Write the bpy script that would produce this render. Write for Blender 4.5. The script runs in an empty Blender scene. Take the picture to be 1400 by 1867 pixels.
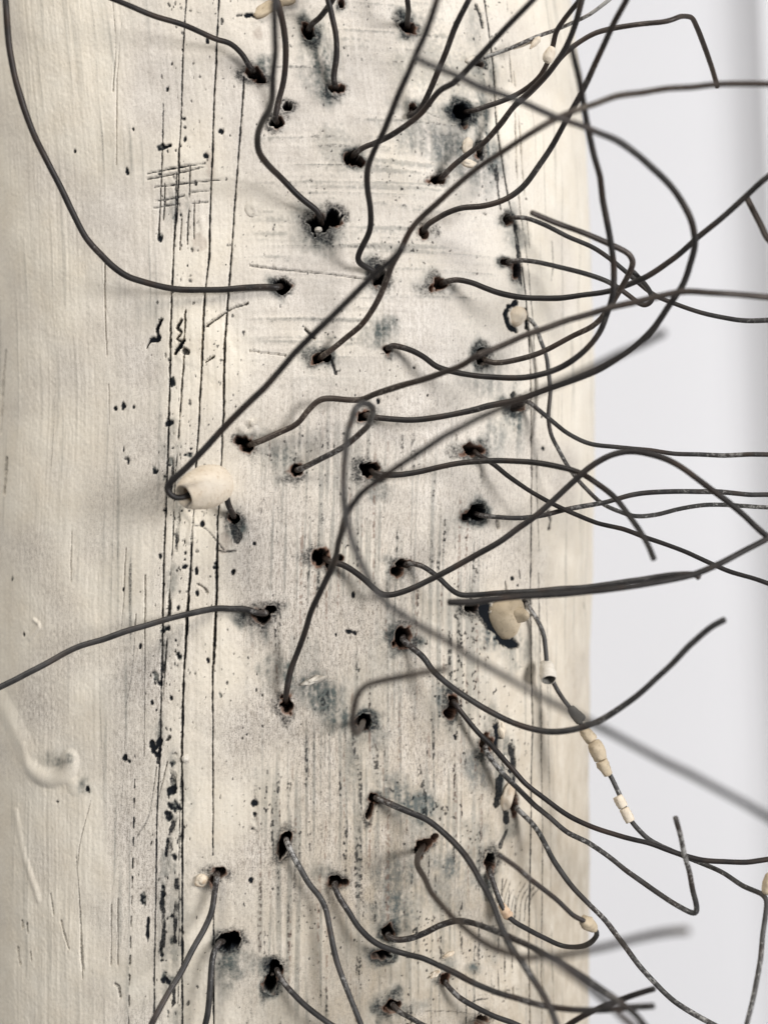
import bpy, bmesh, math, random
import numpy as np
from mathutils import Vector, Matrix

# ------------------------------------------------------------------ camera, world, light
U = 1.0 / 7000.0            # one unit of the drawing grid, in metres (about 0.14 mm)
D = 2800.0                  # camera to the front of the column
CX, CY = 700.0, 933.5       # lens axis
ZB = 2700.0                 # lens axis above the foot of the column
sc = bpy.context.scene
COL = sc.collection

cam_d = bpy.data.cameras.new("camera")
cam = bpy.data.objects.new("camera", cam_d)
COL.objects.link(cam)
cam.location = (0, -D * U, ZB * U)
cam.rotation_euler = (math.radians(90), 0, 0)
cam_d.sensor_fit = 'HORIZONTAL'
cam_d.sensor_width = 36.0
cam_d.lens = 36.0 * D / 1400.0
cam_d.clip_start = 0.01
cam_d.clip_end = 50.0
cam_d.dof.use_dof = True
cam_d.dof.focus_distance = (D + 12) * U
cam_d.dof.aperture_fstop = 7.0
sc.camera = cam

world = bpy.data.worlds.new("World")
sc.world = world
world.use_nodes = True
world.node_tree.nodes["Background"].inputs[0].default_value = (0.97, 0.98, 1.0, 1)
world.node_tree.nodes["Background"].inputs[1].default_value = 0.27


def area(name, loc, target, size, power, col):
    l = bpy.data.lights.new(name, 'AREA')
    l.shape = 'DISK'
    l.size = size
    l.energy = power
    l.color = col
    o = bpy.data.objects.new(name, l)
    COL.objects.link(o)
    o.location = loc
    o.rotation_euler = (Vector(target) - Vector(loc)).to_track_quat('-Z', 'Y').to_euler()
    return o


zc = ZB * U
area("key_or_wall_fill_lamp", (-0.55, -0.75, zc + 1.05), (0.0, 0.0, zc), 0.6, 12.2, (1.0, 0.95, 0.875))
area("key_or_wall_fill_lamp", (1.35, -1.15, zc + 0.25), (0.15, 0.37, zc - 0.05), 0.6, 35.0, (1.0, 0.985, 0.98))  # added fill that brightens the wall evenly; no such lamp is seen

sc.view_settings.view_transform = 'Standard'
sc.view_settings.look = 'None'
sc.view_settings.exposure = 0.0
sc.view_settings.gamma = 1.0
sc.cycles.use_denoising = True
sc.cycles.max_bounces = 6

rng = np.random.default_rng(7)
random.seed(7)

# ------------------------------------------------------------------ materials


def nodes_of(name):
    m = bpy.data.materials.new(name)
    m.use_nodes = True
    nt = m.node_tree
    return m, nt, nt.nodes["Principled BSDF"]


def N(nt, t, **kw):
    n = nt.nodes.new(t)
    for k, v in kw.items():
        setattr(n, k, v)
    return n


def ramp(nt, src, stops):
    r = N(nt, 'ShaderNodeValToRGB')
    e = r.color_ramp.elements
    while len(e) < len(stops):
        e.new(0.5)
    for i, (p, c) in enumerate(stops):
        e[i].position = p
        e[i].color = c if len(c) == 4 else (*c, 1)
    nt.links.new(src, r.inputs[0])
    return r.outputs[0]


def mix(nt, fac, a, b, mode='MIX'):
    m = N(nt, 'ShaderNodeMix', data_type='RGBA', blend_type=mode)
    m.clamp_factor = True
    for sock, v in ((m.inputs[0], fac), (m.inputs[6], a), (m.inputs[7], b)):
        if isinstance(v, (int, float)):
            sock.default_value = v
        elif isinstance(v, tuple):
            sock.default_value = v if len(v) == 4 else (*v, 1)
        else:
            nt.links.new(v, sock)
    return m.outputs[2]


def math_n(nt, op, a, b=None, clamp=False):
    m = N(nt, 'ShaderNodeMath', operation=op, use_clamp=clamp)
    for i, v in enumerate((a, b)):
        if v is None:
            continue
        if isinstance(v, (int, float)):
            m.inputs[i].default_value = v
        else:
            nt.links.new(v, m.inputs[i])
    return m.outputs[0]


def noise(nt, vec, scale, detail=4, rough=0.55, mapping=None):
    if mapping:
        mp = N(nt, 'ShaderNodeMapping')
        mp.inputs['Scale'].default_value = mapping
        nt.links.new(vec, mp.inputs[0])
        vec = mp.outputs[0]
    n = N(nt, 'ShaderNodeTexNoise')
    n.inputs['Scale'].default_value = scale
    n.inputs['Detail'].default_value = detail
    n.inputs['Roughness'].default_value = rough
    nt.links.new(vec, n.inputs['Vector'])
    return n.outputs['Fac']


def mat_column():
    m, nt, b = nodes_of("painted_clay")
    at = N(nt, 'ShaderNodeAttribute', attribute_name="wear")
    sf = N(nt, 'ShaderNodeAttribute', attribute_name="surf")
    sep = N(nt, 'ShaderNodeSeparateColor')
    nt.links.new(at.outputs['Color'], sep.inputs[0])
    ink, wash, rust = sep.outputs[0], sep.outputs[1], sep.outputs[2]
    cream = at.outputs['Alpha']
    v = sf.outputs['Vector']
    grey = mix(nt, ramp(nt, noise(nt, v, 2.2, 5), [(0.3, (0, 0, 0)), (0.72, (1, 1, 1))]), (0.60, 0.55, 0.49), (0.73, 0.68, 0.615))
    crm = mix(nt, ramp(nt, noise(nt, v, 1.4, 5), [(0.3, (0, 0, 0)), (0.72, (1, 1, 1))]), (0.73, 0.66, 0.55), (0.81, 0.755, 0.655))
    base = mix(nt, cream, grey, crm)
    # long brushed streaks that run down the glaze
    st = noise(nt, v, 3.0, 6, 0.7, mapping=(9.0, 0.35, 1))
    base = mix(nt, ramp(nt, st, [(0.52, (0, 0, 0)), (0.78, (0.30, 0.30, 0.30))]), base, (0.40, 0.36, 0.33))
    # grain of the fired clay
    gr = noise(nt, v, 28, 3, 0.7)
    base = mix(nt, ramp(nt, gr, [(0.55, (0, 0, 0)), (0.80, (0.55, 0.55, 0.55))]), base, (0.30, 0.255, 0.22))
    gl = noise(nt, v, 17, 3, 0.6)
    base = mix(nt, ramp(nt, gl, [(0.56, (0, 0, 0)), (0.75, (0.5, 0.5, 0.5))]), base, (0.80, 0.75, 0.68))
    sx = N(nt, 'ShaderNodeSeparateXYZ')
    nt.links.new(v, sx.inputs[0])
    lowm = N(nt, 'ShaderNodeMapRange')
    nt.links.new(sx.outputs[1], lowm.inputs[0])
    for q, val in zip((1, 2, 3, 4), (4.5, -2.0, 0.30, 1.0)):
        lowm.inputs[q].default_value = val
    face = math_n(nt, 'MULTIPLY', math_n(nt, 'SUBTRACT', 1.05, cream, True), lowm.outputs[0])
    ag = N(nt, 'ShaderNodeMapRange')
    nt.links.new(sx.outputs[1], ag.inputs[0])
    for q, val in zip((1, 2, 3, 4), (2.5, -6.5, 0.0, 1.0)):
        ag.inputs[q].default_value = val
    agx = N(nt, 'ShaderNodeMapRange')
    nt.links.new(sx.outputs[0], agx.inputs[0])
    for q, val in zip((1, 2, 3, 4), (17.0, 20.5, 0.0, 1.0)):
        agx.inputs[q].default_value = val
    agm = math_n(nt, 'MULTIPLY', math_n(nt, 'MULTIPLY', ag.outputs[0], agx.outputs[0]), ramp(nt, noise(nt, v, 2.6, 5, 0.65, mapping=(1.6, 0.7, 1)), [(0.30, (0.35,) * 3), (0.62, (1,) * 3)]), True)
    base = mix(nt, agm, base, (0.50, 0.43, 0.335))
    mo = noise(nt, v, 11, 5, 0.75, mapping=(2.4, 0.7, 1))
    base = mix(nt, math_n(nt, 'MULTIPLY', face, ramp(nt, mo, [(0.47, (0,) * 3), (0.64, (0.9,) * 3)])), base, (0.25, 0.215, 0.18))
    mo2 = noise(nt, v, 36, 3, 0.7, mapping=(1.5, 0.9, 1))
    base = mix(nt, math_n(nt, 'MULTIPLY', face, ramp(nt, mo2, [(0.555, (0,) * 3), (0.65, (0.95,) * 3)])), base, (0.10, 0.085, 0.075))
    wv = noise(nt, v, 9, 5, 0.7)
    wmask = math_n(nt, 'MULTIPLY', wash, ramp(nt, wv, [(0.28, (0.55,) * 3), (0.58, (1.1,) * 3)]), True)
    base = mix(nt, wmask, base, (0.088, 0.101, 0.094))
    base = mix(nt, math_n(nt, 'MULTIPLY', rust, 1.0, True), base, (0.16, 0.085, 0.055))
    iv = noise(nt, v, 24, 4, 0.7)
    edge = math_n(nt, 'MULTIPLY', math_n(nt, 'MULTIPLY', ink, math_n(nt, 'SUBTRACT', 1.0, ink)), 9.0)
    im = math_n(nt, 'ADD', ink, math_n(nt, 'MULTIPLY', edge, math_n(nt, 'SUBTRACT', iv, 0.5)), True)
    base = mix(nt, im, base, (0.011, 0.013, 0.016))
    nt.links.new(base, b.inputs['Base Color'])
    nt.links.new(math_n(nt, 'ADD', math_n(nt, 'MULTIPLY', im, 0.42), 0.52), b.inputs['Roughness'])
    nt.links.new(math_n(nt, 'SUBTRACT', 0.35, math_n(nt, 'MULTIPLY', im, 0.30)), b.inputs['Specular IOR Level'])
    bp = N(nt, 'ShaderNodeBump')
    bp.inputs['Strength'].default_value = 0.14
    bp.inputs['Distance'].default_value = 0.00025
    hsum = math_n(nt, 'ADD', math_n(nt, 'MULTIPLY', gr, -0.8), math_n(nt, 'MULTIPLY', st, -0.7))
    nt.links.new(hsum, bp.inputs['Height'])
    nt.links.new(bp.outputs[0], b.inputs['Normal'])
    return m


def mat_wire(name, dark, mid, pale, amount, rough=0.52):
    m, nt, b = nodes_of(name)
    tc = N(nt, 'ShaderNodeTexCoord')
    v = tc.outputs['Object']
    n1 = noise(nt, v, 260, 4, 0.6)
    base = mix(nt, ramp(nt, n1, [(0.35, (0,) * 3), (0.7, (1,) * 3)]), dark, mid)
    n2 = noise(nt, v, 900, 3, 0.75)
    n3 = noise(nt, v, 45, 2, 0.5)
    base = mix(nt, ramp(nt, noise(nt, v, 70, 4, 0.6), [(0.50, (0,) * 3), (0.66, (0.7,) * 3)]), base, (0.050, 0.031, 0.021))
    k = math_n(nt, 'ADD', n2, math_n(nt, 'MULTIPLY', math_n(nt, 'SUBTRACT', n3, 0.5), 0.9))
    base = mix(nt, ramp(nt, k, [(0.66 - amount, (0,) * 3), (0.80 - amount, (0.85,) * 3)]), base, pale)
    nt.links.new(base, b.inputs['Base Color'])
    b.inputs['Metallic'].default_value = 0.25
    b.inputs['Roughness'].default_value = rough
    bp = N(nt, 'ShaderNodeBump')
    bp.inputs['Strength'].default_value = 0.4
    bp.inputs['Distance'].default_value = 0.00012
    nt.links.new(n2, bp.inputs['Height'])
    nt.links.new(bp.outputs[0], b.inputs['Normal'])
    return m


def mat_clay(name, c1, c2, dirt, rough=0.75):
    m, nt, b = nodes_of(name)
    tc = N(nt, 'ShaderNodeTexCoord')
    v = tc.outputs['Object']
    base = mix(nt, ramp(nt, noise(nt, v, 140, 5), [(0.35, (0,) * 3), (0.68, (1,) * 3)]), c1, c2)
    g = noise(nt, v, 900, 5, 0.75)
    base = mix(nt, ramp(nt, g, [(0.54, (0,) * 3), (0.72, (0.75,) * 3)]), base, dirt)
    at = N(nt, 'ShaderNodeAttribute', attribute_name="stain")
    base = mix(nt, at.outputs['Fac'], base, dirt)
    nt.links.new(base, b.inputs['Base Color'])
    b.inputs['Roughness'].default_value = rough
    bp = N(nt, 'ShaderNodeBump')
    bp.inputs['Strength'].default_value = 0.7
    bp.inputs['Distance'].default_value = 0.0003
    nt.links.new(g, bp.inputs['Height'])
    nt.links.new(bp.outputs[0], b.inputs['Normal'])
    return m


def mat_wall():
    m, nt, b = nodes_of("white_wall_paint")
    tc = N(nt, 'ShaderNodeTexCoord')
    n1 = noise(nt, tc.outputs['Object'], 6, 3)
    base = mix(nt, n1, (0.79, 0.79, 0.81), (0.84, 0.84, 0.86))
    nt.links.new(base, b.inputs['Base Color'])
    b.inputs['Roughness'].default_value = 0.8
    return m


M_COL = mat_column()
M_DARK = mat_wire("dark_iron_wire", (0.012, 0.010, 0.0095), (0.030, 0.026, 0.024), (0.12, 0.11, 0.10), -0.03)
M_GREY = mat_wire("grey_iron_wire", (0.022, 0.021, 0.021), (0.058, 0.055, 0.054), (0.24, 0.23, 0.22), 0.02)
M_PALE = mat_wire("scaled_iron_wire", (0.035, 0.034, 0.033), (0.085, 0.081, 0.078), (0.42, 0.41, 0.39), 0.09, 0.6)
M_BROWN = mat_wire("brown_iron_wire", (0.030, 0.022, 0.018), (0.065, 0.051, 0.042), (0.20, 0.17, 0.14), 0.0)
M_BISQUE = mat_clay("bisque_clay", (0.69, 0.59, 0.46), (0.78, 0.70, 0.585), (0.42, 0.30, 0.19))
M_OCHRE = mat_clay("ochre_clay", (0.46, 0.37, 0.25), (0.62, 0.52, 0.38), (0.22, 0.17, 0.11))
M_WHITE = mat_clay("white_clay", (0.62, 0.57, 0.49), (0.72, 0.67, 0.59), (0.35, 0.31, 0.26))
M_ORANGE = mat_clay("orange_clay", (0.66, 0.43, 0.27), (0.76, 0.62, 0.46), (0.30, 0.17, 0.10))
M_DARK_CLAY = mat_clay("dark_clay", (0.10, 0.095, 0.085), (0.17, 0.16, 0.14), (0.03, 0.03, 0.03))
M_WALL = mat_wall()

# ------------------------------------------------------------------ small tools


def mesh_obj(name, verts, faces, mat, parent=None, smooth=True):
    me = bpy.data.meshes.new(name)
    me.from_pydata([tuple(v) for v in verts], [], [tuple(f) for f in faces])
    me.materials.append(mat)
    if smooth:
        me.polygons.foreach_set("use_smooth", [True] * len(me.polygons))
    me.update()
    o = bpy.data.objects.new(name, me)
    COL.objects.link(o)
    if parent:
        o.parent = parent
    return o


def tag(o, label=None, cat=None, group=None):
    if label:
        o['label'] = label
    if cat:
        o['category'] = cat
    if group:
        o['group'] = group
    return o


def to_world(p):
    """grid units (x right, y away from the lens, z up, origin on the lens axis at the column front) to metres"""
    p = np.asarray(p, float)
    return p * U + np.array([0, 0, ZB * U])


def ray(px, py, h):
    """the point that lies h units in front of the column's front plane, on the sight line px, py"""
    k = (D - h) / D
    return np.array([(px - CX) * k, -h, (CY - py) * k])


def catmull(P, step):
    P = np.asarray(P, float)
    if len(P) < 2:
        return P
    Q = np.vstack([2 * P[0] - P[1], P, 2 * P[-1] - P[-2]])
    out = []
    for i in range(1, len(Q) - 2):
        p0, p1, p2, p3 = Q[i - 1:i + 3]
        t0 = 0.0
        t1 = t0 + max(np.linalg.norm(p1 - p0), 1e-6) ** 0.5
        t2 = t1 + max(np.linalg.norm(p2 - p1), 1e-6) ** 0.5
        t3 = t2 + max(np.linalg.norm(p3 - p2), 1e-6) ** 0.5
        n = max(2, int(np.linalg.norm(p2 - p1) / step) + 1)
        t = np.linspace(t1, t2, n, endpoint=False)[:, None]
        A1 = (t1 - t) / (t1 - t0) * p0 + (t - t0) / (t1 - t0) * p1
        A2 = (t2 - t) / (t2 - t1) * p1 + (t - t1) / (t2 - t1) * p2
        A3 = (t3 - t) / (t3 - t2) * p2 + (t - t2) / (t3 - t2) * p3
        B1 = (t2 - t) / (t2 - t0) * A1 + (t - t0) / (t2 - t0) * A2
        B2 = (t3 - t) / (t3 - t1) * A2 + (t - t1) / (t3 - t1) * A3
        out.append((t2 - t) / (t2 - t1) * B1 + (t - t1) / (t2 - t1) * B2)
    out.append(P[-1:])
    return np.vstack(out)


def frames(C):
    T = np.gradient(C, axis=0)
    T /= np.linalg.norm(T, axis=1)[:, None] + 1e-9
    n = np.cross(T[0], [0.3, 0.9, 0.2])
    n /= np.linalg.norm(n)
    Ns = np.zeros_like(C)
    for i in range(len(C)):
        n = n - T[i] * np.dot(n, T[i])
        n /= np.linalg.norm(n) + 1e-9
        Ns[i] = n
    return T, Ns, np.cross(T, Ns)


# ------------------------------------------------------------------ the column's form
A_, B_, NEXP, X0 = 648.0, 500.0, 2.35, 478.0 - CX
tt = np.linspace(-0.5 * math.pi, 1.5 * math.pi, 20001)
ct, stn = np.cos(tt), np.sin(tt)
RX = X0 - A_ * np.sign(ct) * np.abs(ct) ** (2 / NEXP) * 1.0
RY = B_ - B_ * np.sign(stn) * np.abs(stn) ** (2 / NEXP)
# runs from the back, round the left flank, the front and the right flank
RS = np.concatenate([[0], np.cumsum(np.hypot(np.diff(RX), np.diff(RY)))])
TOT = RS[-1]
PXR = CX + RX * D / (D + RY)
vis0 = int(np.argmin(PXR))
vis1 = int(np.argmax(PXR))
SH_Y = [-200, 0, 100, 250, 400, 700, 900, 1100, 1900]
SH_V = [-60, -36, -24, -9, -2, 8, 4, -1, -3]
PX_MAX = PXR[vis1]
BASE_SIL = 1077.0


def shift_py(py):
    return np.interp(py, SH_Y, SH_V) + (BASE_SIL - PX_MAX)


def shift_z(z, y):
    return shift_py(CY - z * D / (D + y)) * (D + y) / D


def surf(px, py):
    """sight line -> (s, z) on the column"""
    q = np.asarray(px, float) - shift_py(py)
    s = np.interp(q, PXR[vis0:vis1 + 1], RS[vis0:vis1 + 1])
    y = np.interp(s, RS, RY)
    return s, (CY - np.asarray(py, float)) * (D + y) / D


def hsurf(px, py):
    """how far the column's skin lies in front of the front plane (negative = behind)"""
    q = np.asarray(px, float) - shift_py(py)
    s = np.interp(q, PXR[vis0:vis1 + 1], RS[vis0:vis1 + 1])
    return -np.interp(s, RS, RY)


def skin(s, z):
    """point and outward normal of the undisturbed skin"""
    x = np.interp(s, RS, RX)
    y = np.interp(s, RS, RY)
    d = 4.0
    tx = np.interp(s + d, RS, RX) - np.interp(s - d, RS, RX)
    ty = np.interp(s + d, RS, RY) - np.interp(s - d, RS, RY)
    l = np.hypot(tx, ty) + 1e-9
    return x + shift_z(z, y), y, ty / l, -tx / l


# grid on the skin: fine over the front, coarse round the back
s_lo = np.interp(-40, PXR[vis0:vis1 + 1], RS[vis0:vis1 + 1])
s_hi = RS[vis1] + 60
NF = 1140
S = np.concatenate([np.linspace(0, s_lo, 30)[:-1], np.linspace(s_lo, s_hi, NF), np.linspace(s_hi, TOT, 50)[1:-1]])
NZF = 1040
Z = np.concatenate([np.linspace(-ZB, -1130, 20)[:-1], np.linspace(-1130, 1130, NZF), np.linspace(1130, 6500, 20)[1:]])  # top carried far out of view to keep key light off the wall
NS, NZ = len(S), len(Z)
SS, ZZ = np.meshgrid(S, Z)
YY0 = np.interp(S, RS, RY)[None, :].repeat(NZ, 0)
PYG = CY - ZZ * D / (D + YY0)
PXG = CX + np.interp(S, RS, RX)[None, :] * D / (D + YY0) + shift_py(PYG)


def fnoise(ls, lz, seed):
    """smooth random field with correlation lengths ls across and lz down, in grid units"""
    r = np.random.default_rng(seed)
    f = np.fft.rfft2(r.standard_normal((NZ, NS)))
    ky = np.fft.fftfreq(NZ)[:, None] / (2260.0 / NZF)
    kx = np.fft.rfftfreq(NS)[None, :] / ((s_hi - s_lo) / NF)
    g = np.exp(-0.5 * ((2 * math.pi * kx * ls) ** 2 + (2 * math.pi * ky * lz) ** 2))
    o = np.fft.irfft2(f * g, s=(NZ, NS))
    return (o - o.mean()) / (o.std() + 1e-9)


def sstep(a, b, x):
    t = np.clip((x - a) / (b - a), 0, 1)
    return t * t * (3 - 2 * t)


H = np.zeros((NZ, NS))
INK = np.zeros((NZ, NS))
WASH = np.zeros((NZ, NS))
RUST = np.zeros((NZ, NS))
RIDGE = np.zeros((NZ, NS))
W1, W2 = fnoise(5, 5, 1), fnoise(5, 5, 2)
W3, W4 = fnoise(2.2, 2.2, 3), fnoise(2.2, 2.2, 4)
F12 = fnoise(12, 12, 5)
F40 = fnoise(40, 40, 6)
F30 = fnoise(28, 34, 7)
STR = fnoise(2.0, 70, 8)
STR2 = fnoise(3.0, 26, 9)
HOR = fnoise(60, 2.2, 10)
FINE = fnoise(1.6, 1.8, 11)

H += 1.6 * fnoise(70, 120, 12) + 0.7 * F30 + 0.17 * STR + 0.16 * FINE + 0.25 * F12


def win(s, z, r):
    j0, j1 = np.searchsorted(S, [s - r, s + r])
    i0, i1 = np.searchsorted(Z, [z - r, z + r])
    return slice(max(i0, 0), max(i1, i0 + 1)), slice(max(j0, 0), max(j1, j0 + 1))


def kscale(px, py):
    """how much wider than its seen width a mark is on the turned-away skin"""
    a, _ = surf(px - 2, py)
    b, _ = surf(px + 2, py)
    return max(0.8, min(3.5, float(b - a) / 4.0))


def ell(px, py, rx, ry, ang=0, rough=0.25):
    """window and elliptical distance (1 at the rim) with a ragged rim"""
    s, z = surf(px, py)
    k = kscale(px, py)
    r = max(rx * k, ry) * 3.4 + 6
    w = win(s, z, r)
    ds = (SS[w] - s) / k
    dz = ZZ[w] - z
    a = math.radians(ang)
    u = ds * math.cos(a) + dz * math.sin(a)
    v = -ds * math.sin(a) + dz * math.cos(a)
    d = np.hypot(u / rx, v / ry)
    return w, d + rough * (0.6 * W1[w] + 0.5 * W3[w]) * min(1.0, 8.0 / max(rx, ry) + 0.35)


def put(A, w, v):
    A[w] = np.maximum(A[w], v)


def hole(px, py, rx, ry, ang=0, depth=62, halo=0.75):
    w, d = ell(px, py, rx * 1.04, ry * 1.04, ang, 0.0)
    d = d + (0.17 * W1[w] + 0.10 * W3[w] + 0.10 * F12[w])
    # a ragged wall that drops away
    H[w] = np.where(d < 1.02, np.minimum(H[w], -depth * sstep(1.02, 0.72, d)), H[w])
    H[w] += 1.6 * np.exp(-((d - 1.22) / 0.17) ** 2) * np.clip(0.55 + 0.7 * W1[w], -0.4, 2)
    put(INK, w, sstep(0.98, 0.80, d + 0.14 * F12[w]))
    put(RUST, w, np.exp(-((d - 1.02) / 0.2) ** 2) * sstep(-0.8, 0.4, F12[w] + 0.3))
    hz = sstep(2.2, 1.0, d + 0.32 * F12[w])
    put(INK, w, halo * hz * sstep(-0.3, 1.0, 0.8 * W3[w] + 0.7 * F12[w]) * sstep(1.06, 1.3, d))
    put(INK, w, 0.8 * sstep(2.3, 0.95, d + 0.3 * F12[w] + 0.12 * FINE[w]) * sstep(1.1, 1.35, d))
    put(WASH, w, 0.9 * sstep(3.2, 1.0, d + 0.4 * F12[w]) * sstep(-0.9, 0.6, F30[w]))


def dot(px, py, rx, ry, ang=0, k=1.0, depth=2.2):
    w, d = ell(px, py, rx * 0.86, ry * 0.9, ang, 0.42)
    m = sstep(1.2, 0.7, d)
    H[w] -= depth * m
    if max(rx, ry) > 7.5:
        # a flaked patch: grey floor, inked on one ragged edge
        put(WASH, w, 0.85 * m)
        s_, z_ = surf(px, py)
        put(INK, w, k * m * sstep(0.25, -0.5, (SS[w] - s_) / (rx + 4) + 0.6 * W3[w] + 0.5 * W1[w]))
    else:
        put(INK, w, k * m)


def wash(px, py, rx, ry, ang=0, k=0.8):
    w, d = ell(px, py, rx, ry, ang, 0.2)
    put(WASH, w, min(1.0, 1.25 * k) * sstep(1.75, 0.35, d + 0.22 * F12[w]) * np.clip(0.85 + 0.3 * STR2[w] + 0.15 * FINE[w], 0, 1))


def stroke(pts, hw, k=1.0, depth=2.6, lip=0.5, wob=0.7, gap=0.0, A=None, rise=0.0, soft=1.0):
    """a scored or drawn line along seen points; hw = half width"""
    A = INK if A is None else A
    pts = np.asarray(pts, float)
    dense = catmull(np.c_[pts, np.zeros(len(pts))], 5.0)[:, :2]
    if pts[0][0] < 240 and not rise:
        k *= 0.6
        hw *= 0.85
    s, z = surf(dense[:, 0], dense[:, 1])
    k0 = kscale(*dense[len(dense) // 2])
    sm = np.sin(np.arange(len(s)) * 0.37 + rng.random() * 6) * 0.5 + np.cumsum(rng.normal(0, 0.25, len(s)))
    sm -= np.linspace(sm[0], sm[-1], len(sm))
    s = s + np.clip(sm, -2, 2) * wob * 0.6
    for i in range(len(s) - 1):
        a = np.array([s[i], z[i]])
        b = np.array([s[i + 1], z[i + 1]])
        c = (a + b) / 2
        L = np.hypot(*(b - a)) + 1e-6
        r = L / 2 + hw * max(k0, 1.0) * 2 + 7
        w = win(c[0], c[1], r)
        e = (b - a) / L
        ps, pz = SS[w] - a[0], ZZ[w] - a[1]
        t = np.clip(ps * e[0] + pz * e[1], 0, L)
        d = np.hypot(ps - t * e[0], pz - t * e[1])
        h = (hw + 0.25) * (1 + 0.16 * W3[w] + 0.2 * W1[w]) * (1 + 0.5 * (k0 - 1))
        m = sstep(h + 0.75 * soft, h - 0.75 * soft, d)
        if gap > 0:
            m = m * sstep(-0.3, 0.6, F12[w] + 1.2 - 2.2 * gap)
        if rise:
            RIDGE[w] = np.maximum(RIDGE[w], rise * np.clip(1 - (d / (hw * 1.35)) ** 2, 0, 1) ** 1.4)
        else:
            H[w] = np.minimum(H[w], np.where(m > 0.02, -depth * m, H[w]))
            if lip:
                H[w] += 0.06 * lip * np.exp(-((d - h - 1.8) / 1.2) ** 2)
            put(A, w, k * m)


# ---- raised ridge of slip and worn bands
band = sstep(285, 320, PXG) * sstep(470, 425, PXG)
H += band * 1.3 * sstep(0.2, 1.0, F30)
bandr = sstep(895, 930, PXG) * sstep(1000, 970, PXG)
H += bandr * 1.2 * sstep(0.2, 1.0, F30)

CREAM = np.interp(PXG.ravel(), [0, 180, 225, 290, 320, 395, 450, 600, 850, 930, 965, 1080],
                  [.9, .85, .5, .45, .8, .75, .35, .15, .35, .7, .9, 1.0]).reshape(PXG.shape)
CREAM = np.clip(CREAM + 0.22 * F40 + 0.15 * F30 + 0.25 * sstep(1300, 1867, PYG), 0, 1)

# brushed blue-grey pigment left in the long scratches
left = sstep(150, 215, PXG) * sstep(330, 270, PXG)
put(WASH, np.s_[:, :], 0.42 * left * sstep(0.5, 2.2, STR + 0.35 * F40))
put(WASH, np.s_[:, :], 0.16 * left * sstep(-1, 1.2, F40 + 0.4 * STR))
put(INK, np.s_[:, :], 0.55 * left * sstep(1.7, 2.6, STR + 0.55 * STR2) * sstep(-0.2, 0.9, F40))
put(WASH, np.s_[:, :], 0.26 * sstep(260, 80, PXG) * sstep(1.2, 2.6, STR + 0.4 * F40))
# ticks and red-brown runs down the middle of the lower half
low = sstep(640, 900, PYG) * sstep(430, 500, PXG) * sstep(905, 860, PXG)
put(INK, np.s_[:, :], 0.8 * low * sstep(1.25, 2.3, STR2 + 0.6 * STR) * sstep(-0.3, 0.8, FINE))
put(RUST, np.s_[:, :], 0.55 * low * sstep(1.3, 2.4, np.roll(STR, 40, 1) + 0.5 * np.roll(STR2, 33, 1)) * sstep(-0.5, 0.7, FINE))
put(WASH, np.s_[:, :], 0.45 * low * sstep(0.5, 2.0, STR + 0.5 * F40 + 0.2))
put(WASH, np.s_[:, :], 0.30 * low * sstep(0.6, 2.0, F30 + 0.4 * STR2))
# brush marks that run across in the upper half
up = sstep(760, 600, PYG) * sstep(430, 510, PXG) * sstep(920, 860, PXG)
ur = sstep(1620, 1700, PYG) * sstep(660, 760, PXG) * sstep(960, 930, PXG)
H += 0.30 * up * HOR
put(WASH, np.s_[:, :], 0.40 * up * sstep(0.9, 2.4, HOR + 0.7 * F40 + 0.4 * FINE))
put(INK, np.s_[:, :], 0.5 * (up + ur) * sstep(1.9, 2.7, HOR + 0.4 * F30) * sstep(-0.2, 0.8, FINE))
put(WASH, np.s_[:, :], 0.34 * (up + ur) * sstep(0.9, 2.2, F30 + 0.3 * FINE))
# fine scatter of black specks over the whole face
spk = sstep(2.7, 3.4, FINE + 0.55 * F40 + 0.25 * W1)
put(INK, np.s_[:, :], 0.85 * spk * sstep(280, 420, PXG) * sstep(990, 930, PXG))
H -= 0.8 * spk
rgt = sstep(925, 965, PXG)
put(WASH, np.s_[:, :], 0.34 * rgt * sstep(1.1, 2.4, STR + 0.3 * F40))
low2 = sstep(1350, 1750, PYG) * sstep(380, 460, PXG)
put(WASH, np.s_[:, :], 0.22 * low2 * sstep(0.0, 1.8, F30))

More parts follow.
